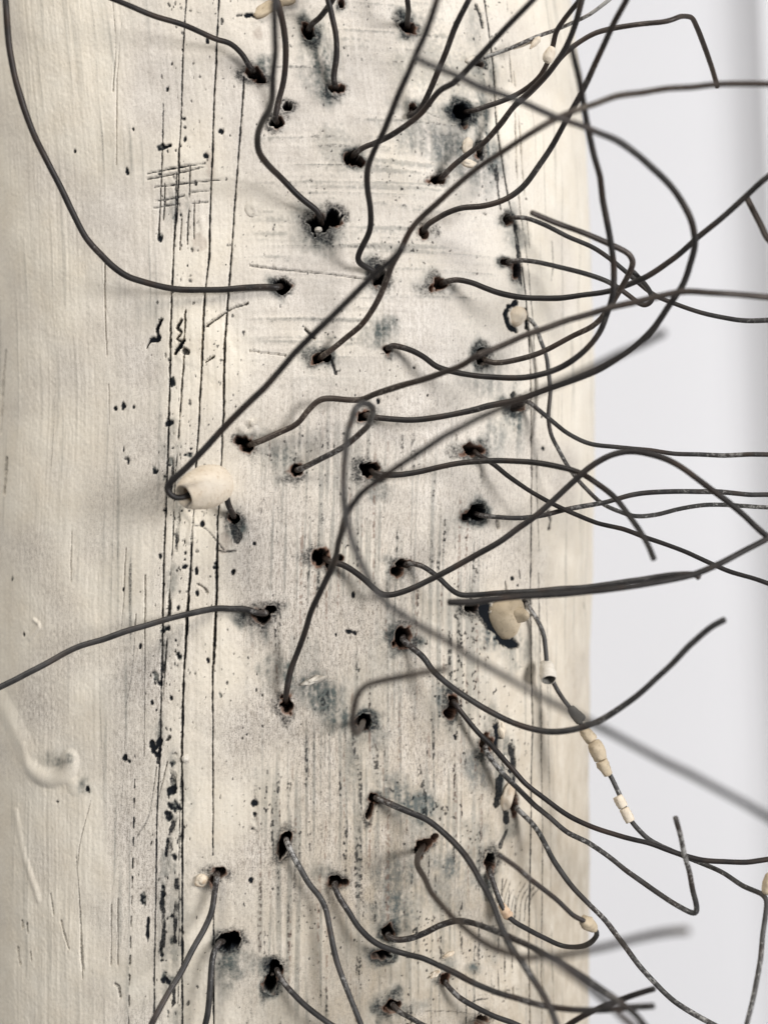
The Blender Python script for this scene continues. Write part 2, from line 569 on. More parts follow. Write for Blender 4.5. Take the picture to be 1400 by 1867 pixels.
for p in [(584, 118, 24, 52, 12, 1), (576, 90, 12, 24, 0, .5), (806, 262, 52, 34, -25, .7), (850, 300, 45, 26, 20, .6),
          (745, 190, 22, 18, 0, .6), (695, 612, 24, 26, 0, .8), (520, 836, 22, 26, 0, .9), (484, 800, 16, 12, 0, .4),
          (572, 1264, 66, 26, -33, 1), (530, 1236, 18, 26, 0, .8), (625, 1310, 28, 20, -10, .8), (665, 1345, 26, 24, 0, .5), (640, 1390, 12, 40, 0, .45),
          (756, 1464, 66, 24, -26, .95), (775, 1500, 20, 26, 0, .4), (816, 1572, 30, 22, 0, .7), (740, 1590, 34, 30, 0, .6), (716, 1660, 32, 32, 0, 1), (800, 1630, 40, 40, 0, .4), (870, 1560, 26, 40, 0, .5),
          (585, 1590, 14, 16, 0, .6), (420, 1760, 24, 30, 30, .95), (412, 1800, 20, 24, 0, .6), (478, 1768, 16, 14, 0, .6),
          (735, 1840, 26, 16, 0, .55), (470, 1148, 14, 24, 0, .7), (428, 966, 14, 18, 0, .95), (590, 430, 36, 24, 0, .55), (560, 390, 24, 16, 0, .45),
          (878, 228, 10, 60, 0, .9), (893, 290, 20, 26, 0, .75), (880, 130, 16, 26, 0, .6), (866, 60, 10, 50, 0, .35), (480, 115, 14, 16, 0, .85),
          (940, 430, 18, 34, 0, .55), (940, 760, 14, 26, 0, .8), (890, 680, 30, 26, 0, .5), (900, 800, 20, 30, 0, .5), (870, 1400, 20, 40, 0, .6),
          (925, 1400, 12, 60, 0, .7), (905, 1150, 18, 22, -40, .85), (945, 1190, 20, 26, 0, .45), (690, 900, 16, 12, 0, .5),
          (920, 1700, 30, 40, 0, .35), (815, 1760, 16, 10, 0, .5), (865, 1765, 12, 9, 0, .9), (320, 1470, 22, 50, 0, .4), (316, 1680, 20, 80, 0, .35),
          (318, 380, 16, 30, 0, .4), (310, 850, 14, 40, 0, .35), (730, 1230, 30, 26, 0, .25), (800, 1290, 14, 24, 0, .7), (100, 1385, 26, 16, 0, .25), (108, 1390, 10, 8, 0, .6), (128, 1384, 5, 8, 0, .6), (86, 1382, 4, 12, 0, .5), (152, 1434, 9, 10, 0, .6)]:
    wash(p[0], p[1], p[2] * 1.2, p[3] * 1.2, *p[4:])

# ---- scored lines
G1 = [(339, -60), (339, 0), (334, 101), (331, 201), (327, 285), (326, 332), (317, 463), (314, 551), (311, 685), (308, 786), (304, 900), (300, 1001),
      (298, 1118), (295, 1236), (292, 1370), (287, 1464), (285, 1548), (283, 1649), (281, 1749), (280, 1860), (279, 1930)]
stroke(G1, 1.25, 0.98, 3)
stroke([(339, 567), (336, 651), (331, 719), (326, 786), (321, 853), (317, 930), (314, 1001), (307, 1118), (302, 1202), (297, 1269)], 0.95, 0.9, 2, gap=0.25)
G2 = [(400, -60), (399, 0), (396, 67), (391, 185), (388, 269), (384, 369), (381, 467), (374, 534), (371, 618), (366, 702), (361, 802), (357, 853), (353, 930),
      (349, 1011), (342, 1118), (337, 1202), (334, 1269), (332, 1370), (333, 1481), (332, 1615), (332, 1749), (332, 1867), (332, 1930)]
stroke(G2, 1.25, 1, 3.4)
stroke([(351, 960), (347, 1040), (342, 1118), (337, 1202), (334, 1269), (332, 1370), (333, 1481), (332, 1615), (332, 1749), (332, 1930)], 1.7, 1, 4)
stroke([(332, 1390), (329, 1460), (327, 1531), (326, 1682), (324, 1850)], 0.8, 0.9, 2, gap=0.3)
G3 = [(444, 138), (443, 160), (440, 201), (435, 269), (430, 336), (425, 403), (421, 467), (416, 534), (411, 618), (408, 735), (405, 802), (403, 850), (399, 920),
      (396, 984), (394, 1101), (389, 1219), (388, 1370), (388, 1481), (388, 1560)]
stroke(G3, 1.2, 0.98, 3)
stroke([(396, 940), (396, 984), (394, 1101), (390, 1210)], 1.7, 1, 4)
stroke([(389, 1630), (389, 1690), (388, 1760), (389, 1867), (389, 1930)], 1.3, 1, 3)
y = 1422.0
i = 0
while y < 1900:
    x0 = 245 - (y - 1424) * 0.0255
    stroke([(x0, y), (x0 - 0.4, y + 15 + (i % 3) * 2)], 1.35, 1, 3, wob=0.2)
    y += 34.5 + (i % 4) * 1.0
    i += 1
# right hand lines
stroke([(881, -40), (884, 0), (893, 60), (901, 129), (905, 214), (918, 300), (929, 364), (945, 440), (958, 520), (964, 600), (967, 760), (969, 900), (969, 1100), (971, 1400),
        (968, 1594), (964, 1750), (963, 1930)], 1.2, 0.95, 3)
stroke([(924, 0), (930, 110), (938, 210), (941, 300), (948, 380), (960, 460), (968, 530), (975, 640), (977, 760), (979, 900), (983, 1000), (984, 1200), (988, 1400)], 0.9, 0.65, 2, gap=0.3)
stroke([(936, 130), (944, 220), (950, 300), (958, 380), (966, 450)], 0.8, 0.55, 2, gap=0.25)
stroke([(984, 1100), (988, 1300), (990, 1500), (989, 1650), (986, 1800), (985, 1930)], 0.9, 0.7, 2)
stroke([(997, 1080), (1000, 1300), (1004, 1500), (1006, 1650), (1008, 1930)], 0.8, 0.4, 1.6, gap=0.2)
stroke([(906, 300), (908, 330), (914, 380)], 1.6, .8, 3)
stroke([(1008, 440), (1011, 480), (1007, 510)], 1.4, .55, 2)
stroke([(1060, 420), (1058, 560), (1064, 680)], 1.2, .25, 1.5)
stroke([(1064, 1100), (1069, 1130), (1066, 1200)], 1.2, .3, 1.5)
for xx in (930, 943, 906, 918):
    stroke([(xx, 1600 + xx % 7 * 4), (xx - 6, 1690), (xx - 9, 1760), (xx - 8, 1860)], 0.9, .75, 2, gap=0.45)
for k in range(8):
    x = 905 + k * 8
    stroke([(x + 22, 1600 + k * 3), (x + 8, 1640), (x - 2 + k, 1680)], 0.8, .6, 1.6, gap=0.35)
# cross-hatching
for seg, kk in (([(269, 316), (320, 306), (374, 297)], 1), ([(269, 326), (318, 317), (371, 304)], .9), ([(282, 341), (340, 334), (403, 327)], .95),
                ([(349, 350), (384, 347)], .6), ([(280, 366), (310, 362), (336, 356)], .85), ([(280, 379), (330, 371), (379, 368)], .85),
                ([(297, 188), (296, 262), (294, 330), (291, 390), (290, 433)], .9), ([(301, 335), (298, 400)], .8),
                ([(322, 315), (320, 380), (317, 470)], .95), ([(347, 302), (345, 370), (342, 445)], .9), ([(354, 366), (354, 436)], .75),
                ([(331, 400), (328, 455)], .6)):
    stroke(seg, 0.95, kk, 2.0, gap=0.1)
# other drawn marks
for seg, hw, kk in (([(294, 585), (288, 600), (289, 618), (276, 620), (268, 634)], 3.6, 1), ([(331, 585), (324, 598), (332, 607), (323, 618), (335, 624)], 2.4, .95),
                    ([(336, 620), (320, 644)], 3.2, 1), ([(338, 640), (343, 642)], 4, .9), ([(378, 594), (400, 578), (425, 562), (452, 553)], 1.4, .75),
                    ([(376, 660), (392, 650)], 1.3, .8), ([(455, 484), (500, 490), (600, 500), (672, 510)], .9, .75), ([(556, 600), (574, 618)], 2.0, .95), ([(596, 640), (606, 662), (612, 682)], 1.8, .95),
                    ([(296, 262), (300, 268), (310, 264)], 3.2, 1), ([(355, 958), (372, 962), (388, 978), (408, 1003)], 1.2, .8), ([(398, 1004), (412, 1006), (428, 1004)], 1.6, .9),
                    ([(319, 1188), (326, 1200)], 1.6, .9), ([(360, 1065), (372, 1072), (378, 1080)], 1.2, .6),
                    ([(276, 1355), (284, 1366), (292, 1350), (288, 1378), (280, 1370)], 4.5, 1), ([(304, 1350), (308, 1346)], 3, .9),
                    ([(210, 1796), (216, 1800), (219, 1818)], 2.6, .95), ([(33, 1730), (35, 1745), (37, 1757)], 2.6, .8), ([(55, 1738), (57, 1752)], 2.4, .9), ([(42, 1680), (43, 1690)], 2.4, .8), ([(50, 1686), (51, 1700)], 2.2, .85),
                    ([(92, 1630), (98, 1668)], 1.2, .7), ([(112, 1680), (120, 1712), (126, 1730)], 1.4, .7), ([(143, 1620), (148, 1700), (151, 1785)], 1.3, .85), ([(138, 1560), (143, 1620), (147, 1680), (153, 1770)], 1.0, .6),
                    ([(165, 1460), (145, 1540), (140, 1580)], 1.0, .5), ([(285, 1400), (270, 1490), (250, 1525)], 1.0, .5), ([(305, 1390), (290, 1450), (283, 1470)], .9, .5), ([(203, 1650), (202, 1760)], 1.1, .7), ([(215, 1640), (215, 1760)], 1.0, .7),
                    ([(228, 1300), (224, 1400), (220, 1480)], .8, .35), ([(265, 1050), (263, 1180), (262, 1380)], .8, .45), ([(230, 1000), (225, 1100), (220, 1150)], .9, .5), ([(248, 1120), (240, 1230), (228, 1290)], .8, .45),
                    ([(205, 0), (210, 80), (206, 165)], 1.0, .5), ([(222, 30), (214, 130), (212, 300)], .8, .3), ([(192, 480), (193, 560), (195, 648)], .9, .45), ([(198, 700), (199, 780)], .8, .3), ([(100, 690), (96, 790), (92, 850)], 1.6, .3), ([(10, 640), (4, 740), (2, 790)], 2.6, .5), ([(14, 835), (10, 900)], 3, .5), ([(130, 970), (129, 1060)], 1.4, .35),
                    ([(180, 1180), (182, 1300), (188, 1420)], 1.0, .4), ([(1000, 935), (1004, 950), (1001, 964)], 3.0, .9), ([(455, 640), (520, 648)], .7, .3),
                    ([(770, 200), (800, 214)], 1.0, .4), ([(868, 10), (877, 30), (880, 48)], 3.2, .9), ([(432, 28), (440, 26)], 2.0, .8),
                    ([(448, 28), (458, 25), (464, 30)], 3.2, 1), ([(620, 1100), (640, 1160)], 1.0, .25), ([(502, 1080), (508, 1200)], .8, .35), ([(770, 1845), (830, 1846), (868, 1852)], .8, .6), ([(853, 1834), (868, 1826), (890, 1822)], 1.2, .7),
                    ([(905, 1330), (905, 1350), (902, 1364)], 6, 1), ([(935, 1368), (936, 1390), (932, 1404)], 5, .95), ([(912, 1420), (910, 1450), (906, 1470)], 6, .95), ([(925, 1515), (918, 1530), (912, 1545)], 3.5, .85),
                    ([(879, 260), (878, 285)], 5, .95), ([(905, 310), (907, 325)], 3.5, .85), ([(948, 1040), (950, 1055)], 1.5, .8), ([(922, 1060), (924, 1090)], 2, .8),
                    ([(905, 950), (908, 962)], 2, .6), ([(424, 956), (430, 968), (431, 984)], 6.5, .85)):
    stroke(seg, hw, kk, 2.0 if hw < 2 else 3.2)
# ragged bands where the black slip shows through along the scored edges
for seg, hw_, g_ in (([(318, 1378), (316, 1430), (318, 1480), (311, 1530), (303, 1575)], 5.0, .62), ([(300, 1600), (294, 1640), (297, 1690), (295, 1740), (299, 1800)], 4.2, .62),
                     ([(322, 1600), (320, 1660), (318, 1730), (316, 1800), (318, 1867)], 3.6, .72), ([(312, 790), (318, 830), (312, 880), (308, 920)], 3.4, .72), ([(326, 930), (322, 990), (312, 1060), (306, 1150)], 2.6, .75),
                     ([(300, 1180), (296, 1240), (292, 1330), (288, 1390)], 3.6, .72), ([(899, 1300), (908, 1350), (912, 1400), (915, 1450), (925, 1500)], 5.5, .5), ([(930, 1360), (938, 1410), (936, 1450)], 4.5, .45),
                     ([(880, 190), (884, 250), (900, 310), (914, 360)], 4.0, .55), ([(938, 400), (944, 450), (950, 520)], 4.0, .6), ([(935, 720), (940, 770), (944, 800)], 5.0, .55)):
    stroke(seg, hw_, 0.95, 1.8, gap=g_)
    for q in seg[::2]:
        wash(q[0], q[1], 9, 26, 0, .45)
# pits along the worn edge
for p in [(305, 158, 4.5, 6), (294, 268, 8, 5), (378, 72, 3, 7), (232, 312, 3, 7), (243, 235, 2.5, 3.5), (336, 215, 5, 4), (337, 232, 4, 4), (338, 252, 3, 5), (319, 396, 9, 12), (330, 392, 5, 7), (292, 430, 5, 8), (376, 284, 4, 4),
          (403, 240, 4, 3.5), (316, 697, 6, 9), (309, 772, 7, 5), (210, 744, 4, 5), (225, 739, 3.5, 7), (244, 742, 2.5, 4), (235, 839, 7, 7), (225, 822, 2, 6), (282, 858, 6, 9), (299, 876, 6, 9), (316, 816, 6, 5), (310, 840, 9, 10),
          (345, 830, 9, 6), (347, 818, 4, 4), (369, 954, 4, 5.5), (337, 989, 2.6, 6), (337, 1008, 4, 6), (337, 1020, 3, 3), (338, 1033, 6, 5), (358, 1043, 3, 7), (393, 1034, 5, 9), (425, 1044, 4, 6), (361, 1083, 3, 6), (326, 1110, 4, 5),
          (299, 1147, 6, 8), (308, 1147, 5, 7), (255, 1179, 3, 5), (327, 1199, 5, 8), (284, 1232, 9, 11), (292, 1246, 5, 6), (277, 1281, 3, 6), (312, 1274, 3.5, 5), (401, 1268, 4, 8), (379, 1204, 3, 5), (302, 932, 5, 6), (292, 1014, 5, 7), (299, 1066, 4, 5),
          (316, 1392, 7, 8), (316, 1430, 7, 14), (311, 1444, 6, 10), (318, 1470, 12, 13), (308, 1488, 7, 10), (304, 1545, 4, 16), (316, 1563, 7, 6), (296, 1625, 4, 14), (296, 1650, 4, 10), (260, 1637, 6, 17), (269, 1692, 3, 22), (312, 1672, 6, 6), (294, 1733, 4, 14), (312, 1719, 7, 9), (297, 1783, 6, 12), (310, 1790, 10, 10),
          (462, 1467, 6, 7), (463, 1486, 3, 4), (457, 1607, 4.5, 4.5), (497, 1622, 2.5, 2.5), (460, 1513, 2, 2), (424, 1044, 4, 6), (463, 992, 3, 3), (225, 1075, 1.6, 4), (158, 1438, 4, 6), (104, 1462, 2, 2),
          (478, 1325, 2.5, 2.5), (450, 1340, 2, 2), (442, 1347, 2, 2), (460, 1347, 2, 2), (442, 1328, 1.6, 1.6), (478, 1269, 2, 2.5), (467, 1259, 1.6, 3), (455, 784, 4, 3), (637, 1151, 7, 4), (648, 1155, 4, 6), (612, 1158, 2, 3), (645, 1085, 4, 6), (780, 720, 2, 2), (755, 670, 4, 4),
          (690, 730, 4, 4), (831, 1345, 5, 6), (137, 275, 4, 4), (24, 1055, 2.5, 8), (44, 1158, 2, 4), (226, 1382, 4, 6), (246, 1380, 3, 6), (305, 1845, 3, 8), (235, 1390, 3, 4), (988, 818, 4, 5), (986, 760, 3, 4), (936, 1055, 4, 4), (945, 1068, 3, 3)]:
    dot(*p)
for k in range(330):
    py = rng.uniform(-10, 1870)
    cx = np.interp(py, [0, 500, 900, 1400, 1867], [335, 325, 322, 312, 306])
    px = cx + rng.normal(0, 22) + (rng.random() < 0.25) * rng.uniform(10, 90)
    r = abs(rng.normal(0, 1.1)) + 0.9
    dot(px, py, r * rng.uniform(.7, 1.1), r * rng.uniform(.9, 2.0), rng.uniform(-25, 25), rng.uniform(.6, 1), 1.6)
for k in range(420):
    py = rng.uniform(-10, 1870)
    px = rng.uniform(400, 900)
    r = rng.uniform(0.9, 1.7)
    dot(px, py, r, r * rng.uniform(.8, 1.5), 0, rng.uniform(.4, .95), 1.0)
for k in range(120):
    py = rng.uniform(-10, 400) if k % 2 else rng.uniform(1300, 1867)
    dot(rng.normal(890, 30), py, rng.uniform(1, 3), rng.uniform(1, 3.2), 0, rng.uniform(.4, .9), 1.2)
# ridge of slip smeared on the left flank
stroke([(-10, 1262), (14, 1300), (34, 1340), (48, 1372)], 22, rise=4.5)
stroke([(44, 1360), (50, 1382), (58, 1400), (74, 1415), (96, 1420), (116, 1412), (127, 1398), (127, 1384)], 15, rise=6)
stroke([(116, 1412), (128, 1424), (136, 1440)], 12, rise=1.6)
stroke([(30, 1480), (45, 1560), (70, 1640)], 7, rise=2.2)
stroke([(62, 1130), (72, 1140), (55, 1165)], 4, rise=3)
stroke([(340, 935), (352, 950), (346, 985)], 7, rise=2.4)
stroke([(455, 770), (464, 782), (450, 790), (440, 782)], 8, rise=6)
stroke([(368, 400), (372, 425), (356, 450)], 6, rise=2)
for p in [(384, 300, 9, 34), (366, 440, 14, 18), (367, 452, 8, 10), (405, 1003, 16, 7), (412, 985, 12, 20), (468, 60, 10, 14)]:
    w, d = ell(*p)
    put(RUST, w, 0.30 * sstep(1.2, 0.4, d))

H = H * (1 - 0.75 * np.clip(RIDGE / 4, 0, 1)) + RIDGE * (1 + 0.12 * F12)
INK *= 1 - 0.9 * np.clip(RIDGE / 5, 0, 1)

# ---- the bored holes
HOLES = [(515, 521, 12, 10), (463, 131, 14, 12), (474, 142, 9, 9), (508, 224, 13, 11), (523, 193, 8, 7), (583, 407, 17, 14), (607, 400, 13, 13), (615, 161, 13, 10),
         (561, 56, 12, 13), (622, 2, 5, 8), (744, 49, 13, 12), (690, 505, 11, 16), (752, 198, 7, 12), (641, 286, 13, 11), (655, 292, 8, 8), (798, 327, 18, 9, 12), (843, 203, 11, 13),
         (848, 219, 6, 12), (873, 277, 6, 10), (871, 113, 7, 6), (771, 424, 11, 11), (705, 635, 8, 11), (428, 944, 9, 8), (662, 757, 12, 11), (452, 812, 13, 14), (434, 804, 8, 7),
         (538, 857, 13, 13), (578, 654, 13, 10), (592, 650, 9, 9), (595, 404, 9, 8), (673, 856, 14, 13), (523, 1283, 11, 17), (588, 1016, 17, 14), (600, 1030, 8, 10), (618, 1017, 8, 7), (738, 1029, 15, 9), (728, 1042, 11, 12), (474, 1124, 17, 13), (488, 1112, 10, 8),
         (800, 519, 15, 11), (926, 399, 8, 8), (922, 476, 8, 6), (943, 490, 8, 14), (879, 650, 9, 14), (943, 738, 12, 11), (862, 820, 17, 11), (866, 935, 15, 11), (850, 942, 8, 6), (862, 1106, 13, 10),
         (735, 1163, 13, 17), (826, 1282, 9, 14), (818, 1300, 9, 12), (885, 1358, 11, 15), (939, 1466, 5, 22), (893, 1578, 9, 21), (682, 1455, 9, 9), (675, 1477, 5, 15, -15), (776, 1540, 14, 9, 30), (763, 1556, 6, 10), (792, 1525, 8, 5, 25),
         (707, 1700, 9, 12), (695, 1740, 13, 9), (610, 1610, 13, 9), (628, 1611, 8, 6), (812, 1785, 12, 11), (521, 1530, 9, 12), (515, 1548, 8, 14, -15), (504, 1770, 11, 13), (492, 1795, 11, 14, -20), (398, 1590, 13, 9), (387, 1607, 6, 14),
         (409, 1718, 12, 11), (428, 1715, 9, 12), (716, 1835, 14, 13), (664, 1317, 13, 11), (878, 1862, 12, 8), (958, 1098, 5, 6)]
for h in HOLES:
    hole(*h)
# inked moats round two lumps of clay
stroke([(942, 552), (928, 560), (923, 576), (929, 594), (941, 602)], 4.5, 1, 5)
stroke([(960, 565), (962, 580), (960, 596)], 3.5, 1, 5)
stroke([(884, 1100), (888, 1122), (897, 1142), (912, 1160), (930, 1174), (940, 1177)], 8.5, 1, 6)
stroke([(866, 1108), (880, 1128), (892, 1144)], 6, .8, 2)

WEAR = np.stack([np.clip(INK, 0, 1), np.clip(WASH, 0, 1), np.clip(RUST, 0, 1), CREAM], -1)

gx, gy, nx, ny = skin(SS, ZZ)
hz = np.where((np.abs(ZZ) < 1129) & (SS > s_lo) & (SS < s_hi), H, 0.0)
VX, VY = gx + nx * hz, gy + ny * hz
# keep normals pointing away from the column's axis
co = np.empty((NZ * NS, 3), np.float32)
co[:, 0] = (VX * U).ravel()
co[:, 1] = (VY * U).ravel()
co[:, 2] = ((ZZ + ZB) * U).ravel()
idx = np.arange(NZ * NS).reshape(NZ, NS)
nxt = np.roll(idx, -1, 1)
quads = np.stack([idx[:-1], nxt[:-1], nxt[1:], idx[1:]], -1).reshape(-1, 4)
nq = len(quads)
cap_top = idx[-1]
cap_bot = idx[0][::-1]
me = bpy.data.meshes.new("clay_column")
me.vertices.add(NZ * NS)
me.vertices.foreach_set("co", co.ravel())
nl = nq * 4 + 2 * NS
me.loops.add(nl)
me.loops.foreach_set("vertex_index", np.concatenate([quads.ravel(), cap_top, cap_bot]).astype(np.int32))
me.polygons.add(nq + 2)
ls = np.concatenate([np.arange(nq) * 4, [nq * 4, nq * 4 + NS]]).astype(np.int32)
me.polygons.foreach_set("loop_start", ls)
me.polygons.foreach_set("use_smooth", np.concatenate([np.ones(nq, bool), [False, False]]))
me.materials.append(M_COL)
a = me.attributes.new("wear", 'FLOAT_COLOR', 'POINT')
a.data.foreach_set("color", WEAR.reshape(-1).astype(np.float32))
a = me.attributes.new("surf", 'FLOAT_VECTOR', 'POINT')
sv = np.stack([SS / 100, ZZ / 100, np.zeros_like(SS)], -1)
a.data.foreach_set("vector", sv.reshape(-1).astype(np.float32))
me.update(calc_edges=True)
me.validate()
column = bpy.data.objects.new("clay_column", me)
COL.objects.link(column)
tag(column, "cream white clay column with scored black lines and ink-stained holes", "sculpture")

# ------------------------------------------------------------------ lumps of clay on the skin (parts of the column)


def lump(name, px, py, rx, ry, hgt, ang, mat, seed, pull=(0, 0), rough=0.13, sink=0.25, stain=0.0, taper=0.0):
    s, z = surf(px, py)
    x, y, n_x, n_y = (float(q) for q in skin(s, np.float64(z)))
    k = min(kscale(px, py), 1.6)
    bm = bmesh.new()
    bmesh.ops.create_icosphere(bm, subdivisions=4, radius=1.0)
    V = np.array([v.co[:] for v in bm.verts])
    F = [[v.index for v in f.verts] for f in bm.faces]
    bm.free()
    r = np.random.default_rng(seed)
    dirs = r.normal(size=(14, 3))
    dirs /= np.linalg.norm(dirs, axis=1)[:, None]
    ph = r.random(14) * 6
    fr = r.uniform(2, 9, 14)
    g = sum(np.sin(fr[i] * (V @ dirs[i]) + ph[i]) / (fr[i] ** 0.6) for i in range(14))
    R = 1 + rough * g
    P = V * R[:, None]
    a = math.radians(ang)
    top = np.clip(P[:, 2], 0, None)
    u = P[:, 0] * rx * k + pull[0] * top * k
    v = P[:, 1] * ry + pull[1] * top
    u = u * (1 + taper * P[:, 1]) - taper * 0.3 * rx * np.minimum(P[:, 1], 0)
    h = P[:, 2] * hgt * (1 + 0.5 * taper * P[:, 1]) - sink * hgt
    uu = u * math.cos(a) - v * math.sin(a)
    vv = u * math.sin(a) + v * math.cos(a)
    t = np.array([-n_y, n_x])          # along the skin, to the right
    if t[0] < 0:
        t = -t
    X = x + t[0] * uu + n_x * h
    Y = y + t[1] * uu + n_y * h
    Zv = z + vv
    o = mesh_obj(name, to_world(np.c_[X, Y, Zv]), F, mat, column)
    at = o.data.attributes.new("stain", 'FLOAT', 'POINT')
    st_ = np.clip(stain * sstep(0.2, 0.9, g / 2.0 + 0.3), 0, 1)
    at.data.foreach_set("value", st_.astype(np.float32))
    return o


lump("clay_nub", 942, 577, 11, 19, 20, 0, M_BISQUE, 1, (4, 3), 0.05, 0.2, .5)['label'] = "round bisque nub ringed with black ink"
lump("clay_lump", 921, 1126, 25, 46, 42, 4, M_OCHRE, 2, (5, -2), 0.035, 0.25, .5, taper=0.32)['label'] = "large round ochre pebble with a blunt nose"
lump("clay_lump", 927, 1117, 13, 19, 58, 0, M_OCHRE, 22, (3, -3), 0.06, 0.1, .6)
lump("clay_chip", 571, 1241, 18, 6, 11, 18, M_WHITE, 3, (0, 0), 0.16, 0.1, .6)['label'] = "curled white chip like a grub"
lump("clay_nub", 367, 1606, 12, 11, 9, 0, M_BISQUE, 4, (0, 0), 0.12, 0.2, .8)
lump("clay_chip", 461, 381, 13, 20, 5, 4, M_WHITE, 5, (0, 0), 0.16, 0.15, .2)
lump("clay_nub", 339, 1383, 7, 9, 9, 0, M_WHITE, 6, (0, 0), 0.06, 0.1)
lump("clay_chip", 852, 264, 9, 15, 8, -18, M_BISQUE, 7, (0, 0), 0.10, 0.2, .2)
lump("clay_chip", 857, 297, 13, 7, 7, -10, M_BISQUE, 8, (0, 0), 0.18, 0.2, .4)
lump("clay_nub", 580, 419, 7, 5, 12, 0, M_WHITE, 9, (0, 0), 0.06, 0.0)
lump("clay_chip", 925, 1452, 9, 26, 12, -8, M_BISQUE, 10, (0, 0), 0.16, 0.2, .5)
lump("clay_chip", 914, 1330, 5, 16, 10, -6, M_BISQUE, 11, (0, 0), 0.12, 0.2, .2)
lump("clay_chip", 922, 1390, 6, 14, 8, 20, M_WHITE, 12, (0, 0), 0.14, 0.2, .2)
lump("clay_flake", 487, 15, 26, 12, 7, 30, M_OCHRE, 13, (0, 0), 0.2, 0.15, .9)
lump("clay_flake", 515, 2, 20, 10, 6, 10, M_OCHRE, 14, (0, 0), 0.2, 0.15, .7)
lump("clay_chip", 818, 1742, 10, 4, 6, 18, M_BISQUE, 15, (0, 0), 0.2, 0.1, .5)
lump("clay_chip", 793, 1776, 13, 6, 8, 24, M_BISQUE, 16, (0, 0), 0.24, 0.1, .9)
lump("clay_chip", 459, 768, 8, 11, 9, 30, M_WHITE, 17, (0, 0), 0.2, 0.2, .4)
lump("clay_chip", 446, 787, 11, 5, 7, 10, M_WHITE, 18, (0, 0), 0.22, 0.2, .6)
lump("clay_chip", 858, 110, 12, 6, 8, 30, M_WHITE, 20, (0, 0), 0.14, 0.1, .2)
lump("clay_chip", 905, 1085, 26, 9, 9, 0, M_WHITE, 21, (0, 0), 0.1, 0.2, .1)

# ------------------------------------------------------------------ wires
PATHS = {}


def tube(C, R, sides=10, wob=0.05, seed=0):
    r = np.random.default_rng(seed)
    T, Na, Nb = frames(C)
    n = len(C)
    R = np.asarray(R, float)
    x = np.arange(n)
    wv = 1 + wob * (np.interp(x, np.linspace(0, n, max(4, n // 9)), r.normal(0, 1, max(4, n // 9)))) * 0.7
    ang = np.linspace(0, 2 * math.pi, sides, endpoint=False)
    V = []
    # rounded, slightly pinched cut ends
    head = [(C[0] - T[0] * R[0] * .45, 0.0), (C[0] - T[0] * R[0] * .35, 0.62)]
    tail = [(C[-1] + T[-1] * R[-1] * .35, 0.62), (C[-1] + T[-1] * R[-1] * .45, 0.0)]
    rings = [head[1]] + [(C[i], wv[i]) for i in range(n)] + [tail[0]]
    ii = [0] + list(range(n)) + [n - 1]
    for (c, k), i in zip(rings, ii):
        rr = R[i] * k
        V.append(c[None, :] + rr * (np.cos(ang)[:, None] * Na[i] + np.sin(ang)[:, None] * Nb[i]))
    m = len(rings)
    V = np.vstack(V + [head[0][0][None, :], tail[1][0][None, :]])
    F = []
    for a in range(m - 1):
        for b in range(sides):
            c = (b + 1) % sides
            F.append((a * sides + b, a * sides + c, (a + 1) * sides + c, (a + 1) * sides + b))
    for b in range(sides):
        c = (b + 1) % sides
        F.append((m * sides, c, b))
        F.append((m * sides + 1, (m - 1) * sides + b, (m - 1) * sides + c))
    return V, F


def wire(key, label, pts, hole_at=None, mat=None, r=4.8, flat=None, depth0=48):
    """pts: (px, py[, h]); h = height in front of the column's front plane"""
    P = [list(p) for p in pts]
    px = np.array([p[0] for p in P], float)
    py = np.array([p[1] for p in P], float)
    cum = np.concatenate([[0], np.cumsum(np.hypot(np.diff(px), np.diff(py)))])
    kx, kh = [], []
    for i, p in enumerate(P):
        if len(p) > 2:
            kx.append(cum[i])
            kh.append(p[2])
    if hole_at is not None and (not kx or kx[0] > 0):
        kx.insert(0, 0.0)
        kh.insert(0, float(hsurf(*hole_at)) + 9)
    hh = np.interp(cum, kx, kh)
    C = []
    if hole_at is not None:
        hs = float(hsurf(*hole_at))
        C.append(ray(hole_at[0], hole_at[1], hs - depth0))
        C.append(ray(hole_at[0] * .8 + px[0] * .2, hole_at[1] * .8 + py[0] * .2, hs - depth0 * .45))
    for i in range(len(P)):
        h = hh[i]
        sil = 1066 + np.interp(py[i], SH_Y, SH_V)
        if px[i] < sil:
            h = max(h, float(hsurf(px[i], py[i])) + r + 5)
        C.append(ray(px[i], py[i], h))
    C = catmull(np.array(C), 5.0)
    rw = np.random.default_rng(sum(ord(c) for c in key) + 5)
    q = np.linspace(0, len(C) - 1, max(4, len(C) // 8))
    for ax, amp in ((0, 0.8), (1, 1.6), (2, 0.8)):
        C[:, ax] += np.interp(np.arange(len(C)), q, rw.normal(0, amp, len(q))) * np.clip(np.arange(len(C)) / 10 - 0.6, 0, 1)
    C[1:-1] = (C[:-2] + 2 * C[1:-1] + C[2:]) / 4
    C[1:-1] = (C[:-2] + 2 * C[1:-1] + C[2:]) / 4
    R = np.full(len(C), r * 1.09)
    if flat:
        q = np.linspace(0, 1, len(C))
        R = R * np.interp(q, [f[0] for f in flat], [f[1] for f in flat])
    V, F = tube(C, R, seed=abs(hash(key)) % 9999 if False else sum(ord(c) * 31 for c in key))
    base = C[0]
    o = mesh_obj("iron_wire", to_world(V) - to_world(base), F, mat or M_DARK)
    o.location = to_world(base)
    tag(o, label, "wire", "iron wires bristling from the column")
    PATHS[key] = (o, C)
    return o


